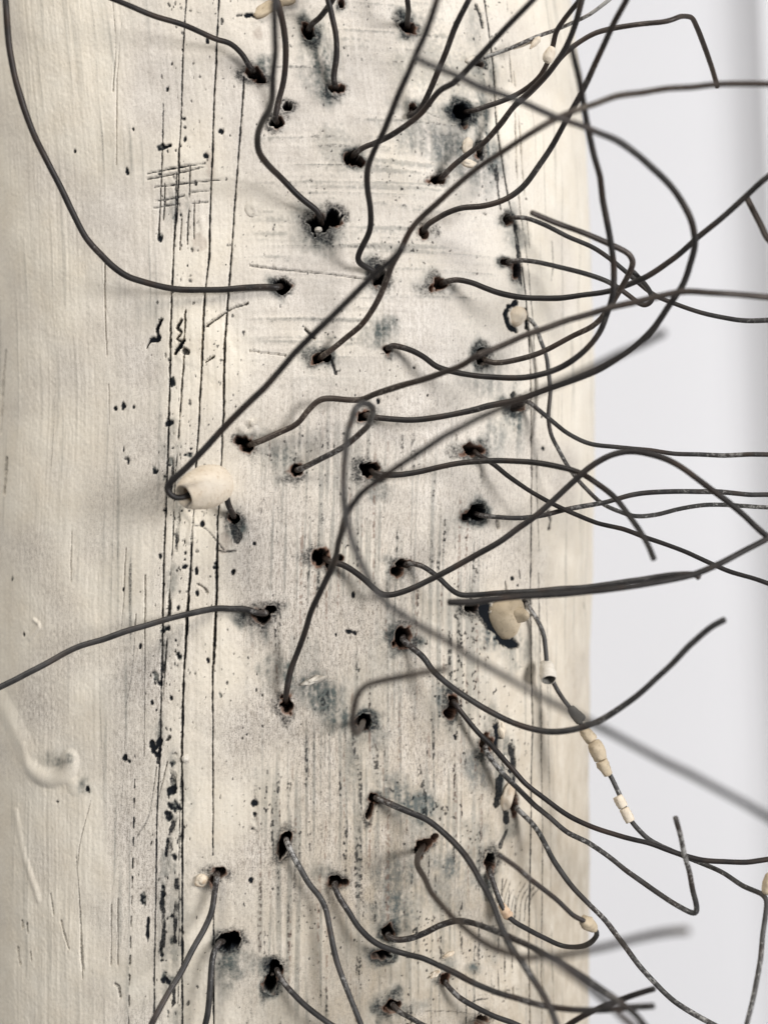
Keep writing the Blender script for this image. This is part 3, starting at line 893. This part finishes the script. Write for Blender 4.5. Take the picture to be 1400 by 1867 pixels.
wire("a", "wire sweeping in a wide curve down the left side from the top left corner", [(502, 523), (484, 522), (450, 524), (403, 527), (336, 527, 12), (289, 520), (255, 510), (230, 501), (206, 486), (186, 468), (167, 446), (150, 420), (130, 382), (110, 340, 60), (67, 255), (37, 175), (20, 111), (11, 0, 130), (8, -60)], (515, 521), r=5.3)
wire("b", "short kinked wire from the top edge into the uppermost left hole", [(459, 125), (453, 117), (440, 97), (420, 79), (396, 72, 30), (379, 65), (336, 44), (268, 22), (215, 0, 80), (160, -22)], (464, 131), r=4.6)
wire("c", "wire dropping from the top edge straight into the hole beside the little empty hole", [(502, 216), (507, 188), (517, 148, 35), (521, 94), (516, 44), (504, 0, 120), (494, -40)], (508, 225), r=5.0)
wire("d", "wire bent like a hook, from the top edge past the pebble hole", [(582, 394), (578, 386), (551, 363), (517, 329, 50), (487, 299), (472, 275), (469, 248, 150), (477, 222), (490, 200), (497, 161, 300), (501, 101), (501, 20, 420), (502, -40)], (586, 408), r=5.2)
wire("e", "wire hanging down above the grey-green stain near the top", [(610, 152), (608, 141), (613, 104, 20), (613, 67), (605, 30), (598, 0, 60), (592, -40)], (614, 161), r=4.8)
wire("f", "short wire curling up out of the highest hole left of centre", [(566, 49), (570, 42), (581, 32, 22), (596, 12), (608, -8, 60), (625, -40)], (561, 57), r=4.8)
wire("g", "straight stub of wire rising out of the topmost hole right of centre", [(742, 42), (743, 20, 25), (742, 0, 50), (741, -40)], (744, 50), r=4.8)
wire("h", "long blurred wire from the top edge with a sharp elbow at the middle hole", [(682, 495), (669, 487), (655, 477, 26), (653, 470), (658, 455), (674, 416), (675, 379), (670, 342, 120), (670, 309), (682, 275), (702, 232), (729, 168, 280), (756, 104), (779, 54), (796, 0, 400), (808, -40)], (690, 506), r=5.0)
wire("i", "wire slanting down from the top edge to the small stained hole", [(746, 210), (763, 199), (786, 158), (810, 104, 55), (830, 47), (853, 0, 110), (875, -45)], (752, 200), r=4.8)
wire("j", "long straight diagonal wire from the top edge to a double hole", [(648, 279), (662, 269), (685, 260, 20), (719, 243), (763, 210), (803, 164, 110), (826, 150), (873, 103), (929, 43), (971, 0, 260), (1010, -40)], (641, 287), r=4.8)
wire("k", "dark wire rising from the slot hole and crossing beneath the beaded one to the top", [(808, 320), (817, 311), (839, 291), (864, 272, -10), (886, 257), (907, 231), (937, 193), (971, 161, 60), (1001, 129), (1027, 90), (1046, 51), (1061, 0, 150), (1070, -40)], (799, 327), r=4.7)
wire("l", "dark wire carrying a small peach bead near the top", [(860, 201), (886, 193), (924, 182), (954, 165, -40), (980, 141), (997, 111), (1008, 77), (1014, 56, 40), (1040, 21), (1055, 0, 80), (1082, -40)], (844, 204), r=4.5)
wire("m", "long wire arching to the upper right and ending in a bent-down tail", [(876, 268), (888, 254), (911, 225), (935, 195), (963, 171, -30), (997, 137), (1023, 103), (1049, 81), (1083, 62), (1117, 51), (1164, 43), (1220, 36, 60), (1250, 29), (1262, 31), (1271, 47), (1284, 81, -60), (1297, 120), (1308, 156, -140)], (873, 277), M_BROWN, r=4.4)
wire("n", "thin grey wire crusted with cream clay at the upper right", [(878, 108), (886, 103), (933, 86), (984, 64, -60), (1014, 54), (1044, 41), (1074, 26), (1109, 0, 0), (1145, -30)], (871, 113), M_PALE, r=3.3)
wire("o", "wire curving from a round hole up across the column edge to the top right", [(774, 416), (780, 408), (793, 400), (820, 386), (843, 379, 10), (881, 375), (920, 362), (954, 339), (984, 300), (1006, 266, 60), (1027, 227), (1061, 167), (1091, 103), (1117, 47, 200), (1141, 0), (1160, -40, 260)], (771, 425), r=4.8)
wire("p", "looping wire from a small central hole that climbs the right edge of the column", [(710, 633), (716, 630), (726, 631), (749, 638), (773, 651), (796, 668), (826, 678, 20), (864, 684), (929, 689), (971, 686), (1023, 669), (1061, 643), (1091, 609, 120), (1106, 574), (1117, 536), (1119, 493), (1115, 450), (1106, 394, 200), (1096, 343), (1083, 283), (1070, 223), (1061, 171, 300), (1053, 124), (1042, 84, 380)], (705, 636), r=5.0)
wire("q", "long straight wire threaded through the big barrel bead, slanting up to a blurred end", [(424, 936), (417, 922, 24), (408, 890, 44), (380, 888, 66), (352, 898, 92), (334, 905, 106), (320, 905, 116), (310, 899, 120), (304, 888, 122), (316, 874), (336, 856), (369, 823), (403, 786, 160), (460, 727), (511, 675), (568, 611), (628, 554), (679, 504, 330), (706, 479), (735, 451, 390)], (428, 944), r=5.2)
wire("az", "long wire rising from a torn hole left of centre to the upper right edge", [(590, 648), (601, 641), (635, 614, 30), (662, 588), (685, 554), (702, 517, 90), (716, 480), (730, 454), (752, 413, 160), (803, 363), (856, 317), (911, 279), (971, 240, 320), (1010, 217), (1057, 197), (1100, 182), (1156, 169), (1229, 159), (1306, 153), (1400, 154, 330), (1450, 158)], (581, 654), M_BROWN, r=4.9)
wire("r", "wire making the largest open loop at the right and ending blurred at the upper centre", [(672, 757), (682, 759), (719, 764), (753, 766), (803, 760), (867, 747, 40), (886, 741), (950, 726), (1006, 707), (1057, 688), (1100, 669), (1143, 643), (1186, 604), (1220, 557), (1250, 510), (1264, 462, 210), (1266, 437), (1259, 403), (1241, 364), (1207, 321), (1164, 283), (1121, 253, 330), (1074, 234), (1014, 212), (950, 184), (894, 165), (843, 141), (800, 124), (754, 102, 500)], (662, 757), r=5.2)
wire("s", "wavy brownish wire from the crusted left hole to the right edge", [(464, 807), (501, 792), (538, 774), (561, 749), (585, 729), (601, 726), (635, 728), (658, 727, 45), (685, 717), (722, 705), (769, 692), (810, 678), (846, 663), (870, 648, 210), (907, 634), (971, 606), (1036, 583), (1100, 564), (1156, 551), (1207, 538), (1250, 531), (1314, 534, 270), (1400, 542), (1440, 546), (1466, 525), (1450, 480), (1400, 437, 160), (1387, 411), (1374, 386), (1359, 355, 130)], (452, 812), M_BROWN, r=4.9)
wire("t", "blurred wire that loops over itself in the middle and runs to the lower right edge", [(548, 855), (578, 841), (608, 826), (635, 809), (659, 789, 70), (674, 769), (678, 749), (674, 738, 190), (662, 735), (650, 744), (640, 768), (632, 806, 350), (627, 853), (628, 903), (630, 930), (638, 974, 470), (650, 1007), (665, 1041), (682, 1075), (702, 1098), (736, 1122, 540), (779, 1148), (830, 1179), (871, 1206), (920, 1234), (989, 1273), (1040, 1299), (1100, 1330, 680), (1164, 1363), (1229, 1398), (1314, 1442), (1400, 1489, 740), (1460, 1520)], (538, 857), M_GREY, r=4.9)
wire("u", "wire arching rightward and ending in a brown tip below the arch", [(685, 863), (712, 866), (752, 862), (803, 851), (856, 842, 20), (920, 840), (971, 842), (1014, 849), (1057, 861), (1091, 883, 110), (1117, 904), (1139, 928), (1164, 964), (1181, 994), (1194, 1021, 260)], (674, 856), r=4.8)
wire("v", "blurred wire rising from the low left hole to a faded end at the right", [(521, 1266), (528, 1229), (541, 1192, 30), (558, 1145), (571, 1105), (588, 1071), (608, 1028, 160), (618, 991), (625, 957), (637, 927, 310), (662, 896), (702, 866), (736, 843, 420), (786, 812), (836, 782), (870, 762), (929, 737, 520), (971, 718), (1036, 690), (1100, 660), (1164, 630), (1211, 606, 680)], (523, 1283), r=4.9)
wire("w", "wire folded to a sharp point at the right edge and returning as a long tail", [(603, 1024), (621, 1027), (642, 1038), (662, 1054), (682, 1074), (697, 1084), (712, 1085, 30), (746, 1075), (786, 1056), (830, 1033), (870, 1011), (907, 990), (971, 945, 90), (1040, 883), (1079, 849), (1117, 829), (1151, 822), (1194, 829), (1237, 849, 150), (1280, 879), (1331, 919), (1372, 954), (1396, 974, 170), (1402, 979), (1394, 986), (1357, 1005), (1314, 1027), (1271, 1046), (1229, 1056), (1164, 1067, 190), (1100, 1076), (1036, 1081), (971, 1086), (907, 1091), (850, 1097), (818, 1099, 190)], (590, 1016), r=4.9, flat=[(0, 1), (.8, 1), (.86, 1.15), (.95, 1.1), (1, 1.05)])
wire("x", "shorter wire lying against the returning tail and ending in a little spur", [(746, 1027), (755, 1028), (769, 1032), (796, 1051), (823, 1074, 20), (840, 1084), (870, 1085), (907, 1082), (971, 1078, 90), (1036, 1073), (1100, 1066), (1164, 1058), (1229, 1048, 150), (1268, 1048), (1274, 1053, 155)], (736, 1034), M_GREY, r=4.6)
wire("y", "wire bending left out of its hole to the left edge", [(484, 1118), (470, 1119), (447, 1111), (420, 1110), (403, 1109, 8), (353, 1117), (302, 1130), (252, 1145), (195, 1164), (141, 1182), (94, 1206, 40), (40, 1232), (0, 1254), (-45, 1278, 70)], (478, 1121), M_GREY, r=5.1)
wire("z", "dark wire running level then climbing to the right edge", [(813, 513), (830, 509), (856, 514), (886, 525), (929, 538, 0), (971, 544), (1023, 543), (1074, 538), (1117, 529), (1151, 516, 60), (1186, 499), (1229, 470), (1271, 433), (1314, 399), (1357, 360), (1400, 321, 180), (1450, 280)], (801, 519), r=4.8)
wire("aa", "thin grey wire dipping from the hole on the right-hand lines to the right edge", [(938, 397), (959, 398), (993, 411), (1040, 433), (1083, 452, -60), (1109, 469), (1139, 493), (1165, 515), (1194, 538, -30), (1229, 553), (1271, 568), (1314, 579), (1353, 585), (1400, 584, 20), (1450, 580)], (926, 399), M_GREY, r=4.0)
wire("ab", "grey wire hooked back on itself beside the column edge", [(932, 477), (946, 476), (984, 479), (1027, 489), (1074, 501, -70), (1113, 516), (1143, 535), (1166, 551), (1177, 555), (1188, 549, -10), (1186, 534), (1172, 514), (1156, 494, 60)], (922, 477), M_GREY, r=4.2)
wire("ac", "brown wire with a tight elbow and a cut end lying over the column edge", [(888, 657), (907, 660), (941, 656), (993, 639), (1040, 615, 0), (1079, 594), (1102, 572), (1121, 544), (1137, 517), (1151, 488, 90), (1153, 477), (1145, 464), (1126, 452), (1100, 439), (1066, 424), (1014, 405), (967, 386, 180)], (880, 651), M_BROWN, r=4.7)
wire("ad", "thin white-flecked wire from the ringed nub down and away to the right", [(967, 583), (976, 592), (986, 621), (997, 651), (1001, 686), (1002, 716), (999, 759, -110), (1004, 793), (1019, 823), (1040, 857), (1066, 887), (1096, 917), (1130, 934, -60), (1160, 942), (1194, 939), (1237, 929), (1293, 921), (1357, 921), (1400, 924, 0), (1450, 926)], (961, 580), M_PALE, r=3.8)
wire("ae", "wire from a half-hidden hole levelling out towards the right edge", [(951, 730), (960, 731), (980, 746), (1006, 767), (1036, 791), (1074, 809, -60), (1126, 816), (1177, 821), (1229, 827), (1314, 829), (1400, 829, 0), (1450, 828)], (944, 738), M_GREY, r=4.0)
wire("af", "straight wire slanting down from a wedge-shaped hole to the right edge", [(870, 828), (899, 846), (929, 870), (971, 899), (1023, 926, -20), (1079, 949), (1160, 973), (1229, 999), (1314, 1035), (1400, 1065, 30), (1450, 1085)], (863, 820), r=4.2)
wire("ag", "wire leaving its hole level and rising gently to the right edge", [(876, 940), (899, 942), (946, 944), (993, 939), (1040, 928, -30), (1091, 917), (1143, 905), (1169, 900), (1229, 896), (1293, 896), (1400, 902, 10), (1450, 906)], (865, 936), M_GREY, r=4.2)
wire("ah", "wire strung with several clay beads hanging off the column's right edge", [(964, 1107), (971, 1119), (989, 1153), (995, 1191), (998, 1217), (1006, 1239), (1023, 1269, -110), (1049, 1303), (1066, 1331), (1080, 1350), (1097, 1388), (1113, 1414), (1130, 1450, -70), (1139, 1474), (1149, 1496), (1160, 1510), (1181, 1530), (1207, 1545), (1241, 1560), (1284, 1577, -20), (1314, 1590), (1357, 1616), (1392, 1634, 80), (1397, 1642), (1396, 1662), (1391, 1701), (1385, 1757), (1376, 1809), (1361, 1867, 160), (1345, 1915)], (957, 1098), M_PALE, r=4.2)
wire("ai", "wire bowing down and swinging up to a cut end in front of the wall", [(736, 1168), (749, 1179), (773, 1199), (789, 1222), (806, 1239), (834, 1260, 30), (886, 1294), (929, 1316), (971, 1331), (1006, 1335), (1049, 1329, 140), (1091, 1314), (1134, 1288), (1177, 1256), (1220, 1217), (1263, 1174), (1297, 1144), (1322, 1130, 260)], (735, 1160), M_GREY, r=5.0)
wire("aj", "wire running down to the right and merging with the beaded one", [(829, 1281), (843, 1299), (869, 1333), (899, 1363), (929, 1397), (952, 1424), (980, 1446, -30), (1023, 1479), (1074, 1506), (1126, 1524), (1177, 1536), (1211, 1549), (1247, 1561), (1284, 1569), (1349, 1572), (1400, 1569, 20), (1450, 1566)], (826, 1278), r=4.4)
wire("ak", "wire ending in an upright V-shaped prong at the lower right", [(886, 1368), (899, 1387), (916, 1410), (946, 1440), (984, 1474, -50), (1023, 1509), (1066, 1536), (1109, 1562), (1151, 1594), (1194, 1626), (1233, 1652), (1259, 1665, 60), (1268, 1666), (1270, 1655), (1263, 1620), (1252, 1573), (1241, 1526), (1231, 1489, 150)], (885, 1358), M_PALE, r=4.4)
wire("al", "weathered wire from a slit hole trailing down to the bottom right edge", [(944, 1477), (952, 1484), (971, 1504), (993, 1539), (1014, 1577), (1040, 1614), (1074, 1650, -60), (1104, 1680), (1130, 1714), (1160, 1753), (1194, 1794), (1229, 1826), (1267, 1851), (1297, 1867, 40), (1340, 1890)], (939, 1468), M_PALE, r=4.6)
wire("am", "wire doubled back on itself with an ochre crust near its bend", [(894, 1592), (903, 1620), (911, 1644), (920, 1663), (933, 1678), (963, 1695), (993, 1710), (1027, 1725, -30), (1057, 1727), (1077, 1720), (1088, 1706), (1086, 1697, 60), (1066, 1680), (1049, 1671), (1014, 1641), (971, 1607), (941, 1581), (909, 1559, 190)], (893, 1580), M_GREY, r=4.3)
wire("an", "grey wire arching down across the lower column to the bottom edge", [(690, 1457), (712, 1467), (746, 1481), (779, 1497), (810, 1521, 45), (840, 1551), (860, 1578), (878, 1610), (890, 1632), (903, 1662), (916, 1694), (933, 1729, 230), (954, 1761), (980, 1798), (1001, 1836), (1014, 1867, 320), (1030, 1910)], (682, 1454), M_GREY, r=5.2)
wire("ao", "most blurred wire, from a slanted hole to a faded tail across the lower right", [(768, 1550), (762, 1562, 40), (761, 1575, 90), (773, 1602), (786, 1628, 230), (810, 1655), (836, 1684), (869, 1710, 430), (907, 1732), (946, 1745), (980, 1748), (1036, 1741, 640), (1100, 1728), (1164, 1711), (1229, 1698), (1254, 1694, 760)], (774, 1540), M_BROWN, r=4.9)
wire("ap", "wire humping out of a stacked double hole and slanting off the bottom edge", [(709, 1710), (722, 1714), (749, 1711), (776, 1701), (803, 1688), (830, 1681, 50), (856, 1684), (903, 1699), (946, 1716), (993, 1741, 220), (1040, 1768), (1091, 1800), (1126, 1826), (1156, 1851), (1180, 1880, 380), (1196, 1905), (1184, 1898, 520), (1140, 1858), (1099, 1824), (1060, 1791), (1020, 1762, 640), (990, 1742)], (707, 1700), M_GREY, r=5.0)
wire("aq", "wire snaking from a small lower hole to a blunt end low on the right", [(610, 1616), (618, 1635), (635, 1662), (652, 1689), (675, 1712), (702, 1727), (736, 1739, 40), (773, 1748), (803, 1761), (834, 1779), (886, 1802), (929, 1818, 180), (971, 1830), (1014, 1839), (1057, 1844), (1100, 1843), (1143, 1838), (1192, 1833, 330)], (612, 1609), M_GREY, r=4.9)
wire("ar", "short wire crossing the bottom right of the column to the bottom edge", [(813, 1795), (834, 1817), (864, 1836), (899, 1854), (937, 1868, 0), (975, 1885)], (812, 1786), M_GREY, r=4.4)
wire("as_", "wire end poking up into the frame from the bottom at the right", [(1000, 1903, 20), (1039, 1867, 120), (1079, 1845), (1117, 1830), (1151, 1815), (1190, 1802, 200)], (960, 1930), M_DARK, r=4.6)
wire("at", "wire bending down the lower middle with pale worn patches", [(524, 1538), (534, 1561), (548, 1585), (564, 1613), (583, 1637), (594, 1659), (600, 1689), (605, 1716, 30), (615, 1753), (628, 1790), (642, 1826), (655, 1860), (664, 1885, 60), (672, 1915)], (521, 1528), M_PALE, r=4.9)
wire("au", "short curved wire leaving a two-lobed hole at the bottom", [(507, 1775), (517, 1793), (534, 1813), (558, 1837), (588, 1858, 40), (610, 1872), (640, 1892)], (504, 1766), M_GREY, r=4.7)
wire("av", "wire slanting down to the left off the bottom from beside the pale nub", [(395, 1602), (391, 1628), (386, 1662), (373, 1692, 25), (352, 1729), (329, 1773), (305, 1813), (282, 1860, 110), (262, 1900)], (397, 1590), M_GREY, r=5.0)
wire("aw", "wire hanging straight down from the two-lobed hole at lower left", [(399, 1721), (390, 1738), (386, 1769), (383, 1810, 25), (378, 1850), (374, 1867), (368, 1910)], (407, 1717), M_GREY, r=5.2)
wire("ax", "short stub of wire dipping out of the lowest middle hole", [(718, 1836), (729, 1848), (759, 1863, 30), (785, 1875), (820, 1892)], (714, 1828), M_GREY, r=4.5)
wire("ay", "blurred wire in front of the lower middle, bent at a right angle", [(661, 1320, 60), (656, 1330, 200), (648, 1338, 330), (644, 1326, 380), (643, 1302, 400), (648, 1273), (660, 1255), (676, 1246), (700, 1240), (736, 1234), (779, 1227), (816, 1220, 520)], (663, 1314), M_BROWN, r=4.7)

# ------------------------------------------------------------------ clay beads and crusts on wires


def bead(name, label, axis, prof, mat, seed, rough=0.06, sides=28, parent=None, squash=1.0, stain=0.2, group="clay beads threaded on the wires"):
    """axis: (px,py,h) points; prof: (t along axis, radius)"""
    Cp = catmull(np.array([ray(*a) for a in axis]), 1.5)
    cum = np.concatenate([[0], np.cumsum(np.linalg.norm(np.diff(Cp, axis=0), axis=1))])
    L = cum[-1]
    T, Na, Nb = frames(Cp)
    r = np.random.default_rng(seed)
    # resample the profile finely
    pr = np.array(prof, float)
    pc = np.concatenate([[0], np.cumsum(np.hypot(np.diff(pr[:, 0]) * L, np.diff(pr[:, 1])))])
    n = max(10, int(pc[-1] / 2.2))
    q = np.linspace(0, pc[-1], n)
    tq, rq = np.interp(q, pc, pr[:, 0]), np.interp(q, pc, pr[:, 1])
    ang = np.linspace(0, 2 * math.pi, sides, endpoint=False)
    ph = r.random((8, 2)) * 6.28
    fa = r.integers(1, 6, 8)
    ft = r.uniform(2, 14, 8)
    V = []
    for t, rad in zip(tq, rq):
        c = np.array([np.interp(t * L, cum, Cp[:, k]) for k in range(3)])
        ext = (t < 0) * t * L + (t > 1) * (t - 1) * L
        i = int(np.clip(np.searchsorted(cum, t * L), 0, len(Cp) - 1))
        g = sum(np.sin(fa[k] * ang + ph[k, 0] + ft[k] * t) * np.cos(ft[k] * t + ph[k, 1]) for k in range(8)) / 2.8
        rr = rad * (1 + rough * g)
        rr = rr * (1 + 0.014 * r.standard_normal(sides))
        sh = 0.6 * rough * rad * np.sin(2 * ang + ph[0, 0])
        V.append((c + T[i] * ext)[None, :] + rr[:, None] * (np.cos(ang)[:, None] * Na[i] + squash * np.sin(ang)[:, None] * Nb[i]) + sh[:, None] * T[i])
    V = np.vstack(V)
    F = []
    for a in range(n - 1):
        for b in range(sides):
            c = (b + 1) % sides
            F.append((a * sides + b, a * sides + c, (a + 1) * sides + c, (a + 1) * sides + b))
    F.append(tuple(range(sides))[::-1])
    F.append(tuple((n - 1) * sides + b for b in range(sides)))
    base = V.mean(0)
    if parent is None:
        o = mesh_obj(name, to_world(V) - to_world(base), F, mat)
        o.location = to_world(base)
        tag(o, label, "bead", group)
    else:
        o = mesh_obj(name, to_world(V) - np.array(parent.location), F, mat, parent)
        if label:
            o['label'] = label
    at = o.data.attributes.new("stain", 'FLOAT', 'POINT')
    st_ = np.zeros((n, sides))
    inner = (q > pc[-1] * 0.0)
    st_ += np.clip(stain * (0.5 + 0.5 * np.sin(3 * ang + ph[1, 0])[None, :] * np.sin(7 * tq + ph[2, 0])[:, None]), 0, 1)
    at.data.foreach_set("value", st_.reshape(-1).astype(np.float32))
    return o, n, sides, tq, rq


def band_stain(res, lo, v):
    """stain the vertices from profile row lo on (the hollow inside of a bead)"""
    o, n, sides, tq, rq = res
    a = o.data.attributes["stain"]
    d = np.zeros(n * sides, np.float32)
    a.data.foreach_get("value", d)
    d = d.reshape(n, sides)
    d[lo(tq, rq, np.arange(n) / (n - 1))] = v
    a.data.foreach_set("value", d.ravel())


big = bead("clay_bead", "large smooth cream barrel bead with a chipped open end, at the left", [(410, 882, 44), (386, 885, 60), (358, 895, 84), (337, 905, 102)],
           [(-0.06, 7), (-0.08, 14), (-0.04, 24), (0.06, 31), (0.2, 36.5), (0.38, 38.5), (0.58, 37), (0.78, 32.5), (0.93, 27), (1.0, 24), (1.03, 21), (0.99, 18), (0.9, 15), (0.7, 12), (0.5, 9)], M_BISQUE, 40, 0.014, 40, stain=0.08)
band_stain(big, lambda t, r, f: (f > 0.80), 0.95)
bead("clay_bead", "small peach teardrop bead on the dark wire near the top right", [(1007, 84, 35), (1001, 99, 28), (996, 114, 22)], [(0, 3), (0.05, 6), (0.3, 9), (0.6, 11), (0.85, 9.5), (0.97, 6), (1, 3)], M_BISQUE, 41, 0.05)
cup = bead("clay_bead", "white cup-shaped bead with a dark hollow, by the right-hand lines", [(995, 1204, -120), (997, 1220, -112), (1000, 1240, -96)], [(0, 4), (0.05, 9), (0.3, 14), (0.7, 16), (0.98, 15), (1.0, 13), (0.85, 11.5), (0.5, 9), (0.4, 4)], M_WHITE, 42, 0.1)
cup[0].data.materials.append(M_DARK_CLAY)
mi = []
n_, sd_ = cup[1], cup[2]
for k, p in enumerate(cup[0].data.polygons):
    p.material_index = 1 if k // sd_ > 0.60 * n_ else 0  # inner faces of the cup take the darker material
bead("clay_bead", "short sooty bead just above the bowed wire's crossing", [(1039, 1290, -104), (1050, 1304, -98), (1061, 1316, -92)], [(0, 4), (0.03, 7.5), (0.25, 9), (0.6, 10.5), (0.93, 11), (1.0, 8), (1.0, 4)], M_DARK_CLAY, 43, 0.08)
bead("clay_bead", "small ochre ring bead at the head of the bead cluster", [(1062, 1328, -88), (1070, 1338, -85), (1081, 1352, -82)], [(0, 4), (0.02, 9), (0.3, 11), (0.75, 12), (0.97, 11), (1, 4)], M_OCHRE, 44, 0.07)
bead("clay_bead", "fattest ochre bead in the middle of the bead cluster", [(1081, 1351, -81), (1090, 1370, -78), (1096, 1387, -76)], [(0, 4), (0.02, 10), (0.2, 14.5), (0.55, 15), (0.85, 13), (0.98, 11.5), (1, 4)], M_OCHRE, 45, 0.08)
bead("clay_bead", "rough tapering ochre bead at the tail of the bead cluster", [(1096, 1387, -75), (1103, 1401, -73), (1110, 1415, -71)], [(0, 4), (0.02, 12), (0.3, 12.5), (0.7, 10), (0.97, 8), (1, 4)], M_OCHRE, 46, 0.1)
bead("clay_bead", "pale tubular bead, upper of the pair below the cluster", [(1125, 1452, -64), (1131, 1463, -62), (1137, 1473, -60)], [(0, 4), (0.02, 9), (0.5, 10), (0.97, 9.3), (1, 4)], M_BISQUE, 47, 0.06)
bead("clay_bead", "pale tubular bead, lower of the pair below the cluster", [(1137, 1474, -60), (1143, 1486, -58), (1150, 1499, -56)], [(0, 4), (0.02, 9.5), (0.5, 10), (0.97, 9.3), (1, 4)], M_BISQUE, 48, 0.06)
bead("clay_bead", "blurred pale bead at the far right edge where the beaded wire bends down", [(1404, 1592, 88), (1401, 1612, 88), (1397, 1632, 88)], [(0, 4), (0.1, 8), (0.5, 11), (0.9, 9), (1, 4)], M_OCHRE, 49, 0.06)
bead("clay_crust", None, [(933, 86, -80), (950, 80, -74), (966, 75, -68)], [(0, 2.5), (0.1, 4.5), (0.6, 5.5), (1, 3)], M_BISQUE, 50, 0.2, 16, PATHS["n"][0])
bead("clay_crust", None, [(984, 66, -60), (976, 76, -60), (966, 88, -58)], [(0, 3), (0.2, 6.5), (0.6, 5.5), (1, 1.5)], M_BISQUE, 51, 0.16, 16, PATHS["n"][0])
bead("clay_crust", None, [(960, 78, -70), (972, 72, -66), (983, 66, -60)], [(0, 2.5), (0.3, 5), (0.8, 6), (1, 4)], M_BISQUE, 52, 0.18, 16, PATHS["n"][0])
bead("clay_crust", None, [(1060, 1676, 74), (1072, 1685, 66), (1086, 1697, 60)], [(0, 3), (0.08, 9), (0.35, 13), (0.7, 11), (0.95, 6.5), (1, 4)], M_OCHRE, 53, 0.1, 20, PATHS["am"][0])
bead("clay_crust", None, [(912, 1648, -70), (922, 1664, -64), (931, 1677, -60)], [(0, 3), (0.1, 7), (0.5, 10), (0.85, 9), (1, 4)], M_ORANGE, 54, 0.14, 20, PATHS["am"][0])
bead("clay_crust", None, [(906, 1634, -74), (911, 1643, -70), (914, 1650, -68)], [(0, 3), (0.2, 6.5), (0.7, 6.5), (1, 3)], M_WHITE, 55, 0.16, 16, PATHS["am"][0])

# ------------------------------------------------------------------ the wall behind
YW = 2600.0


def wall_pt(px, py, y):
    return np.array([(px - CX) * (D + y) / D, y, (CY - py) * (D + y) / D])


zt, zb = 3200.0, -ZB
rows = []
for z, dx in ((zt, -0.050), (zb, 0.050)):
    e = 1330.0 + dx * 933 * 1.6
    xe = (e - CX) * (D + YW) / D
    prof = [(-4200, YW), (xe - 30, YW), (xe + 20, YW - 3), (xe + 70, YW - 14), (xe + 120, YW - 40), (xe + 165, YW - 75), (xe + 900, YW - 75)]  # right end stepped forward; the shape puts a shaded band there
    back = [(xe + 900, YW + 1100), (-4200, YW + 1100)]
    rows.append([np.array([x, y, z]) for x, y in prof + back])
V = np.vstack(rows)
n = len(rows[0])
F = [(k, k + n, (k + 1) % n + n, (k + 1) % n) for k in range(n)]
F = [f[::-1] for f in F]
F += [tuple(range(n)), tuple(range(2 * n - 1, n - 1, -1))]
wall = mesh_obj("white_wall", to_world(V), F, M_WALL, smooth=False)
tag(wall, "plain white wall behind the column, stepped forward to shade its right end", "wall")
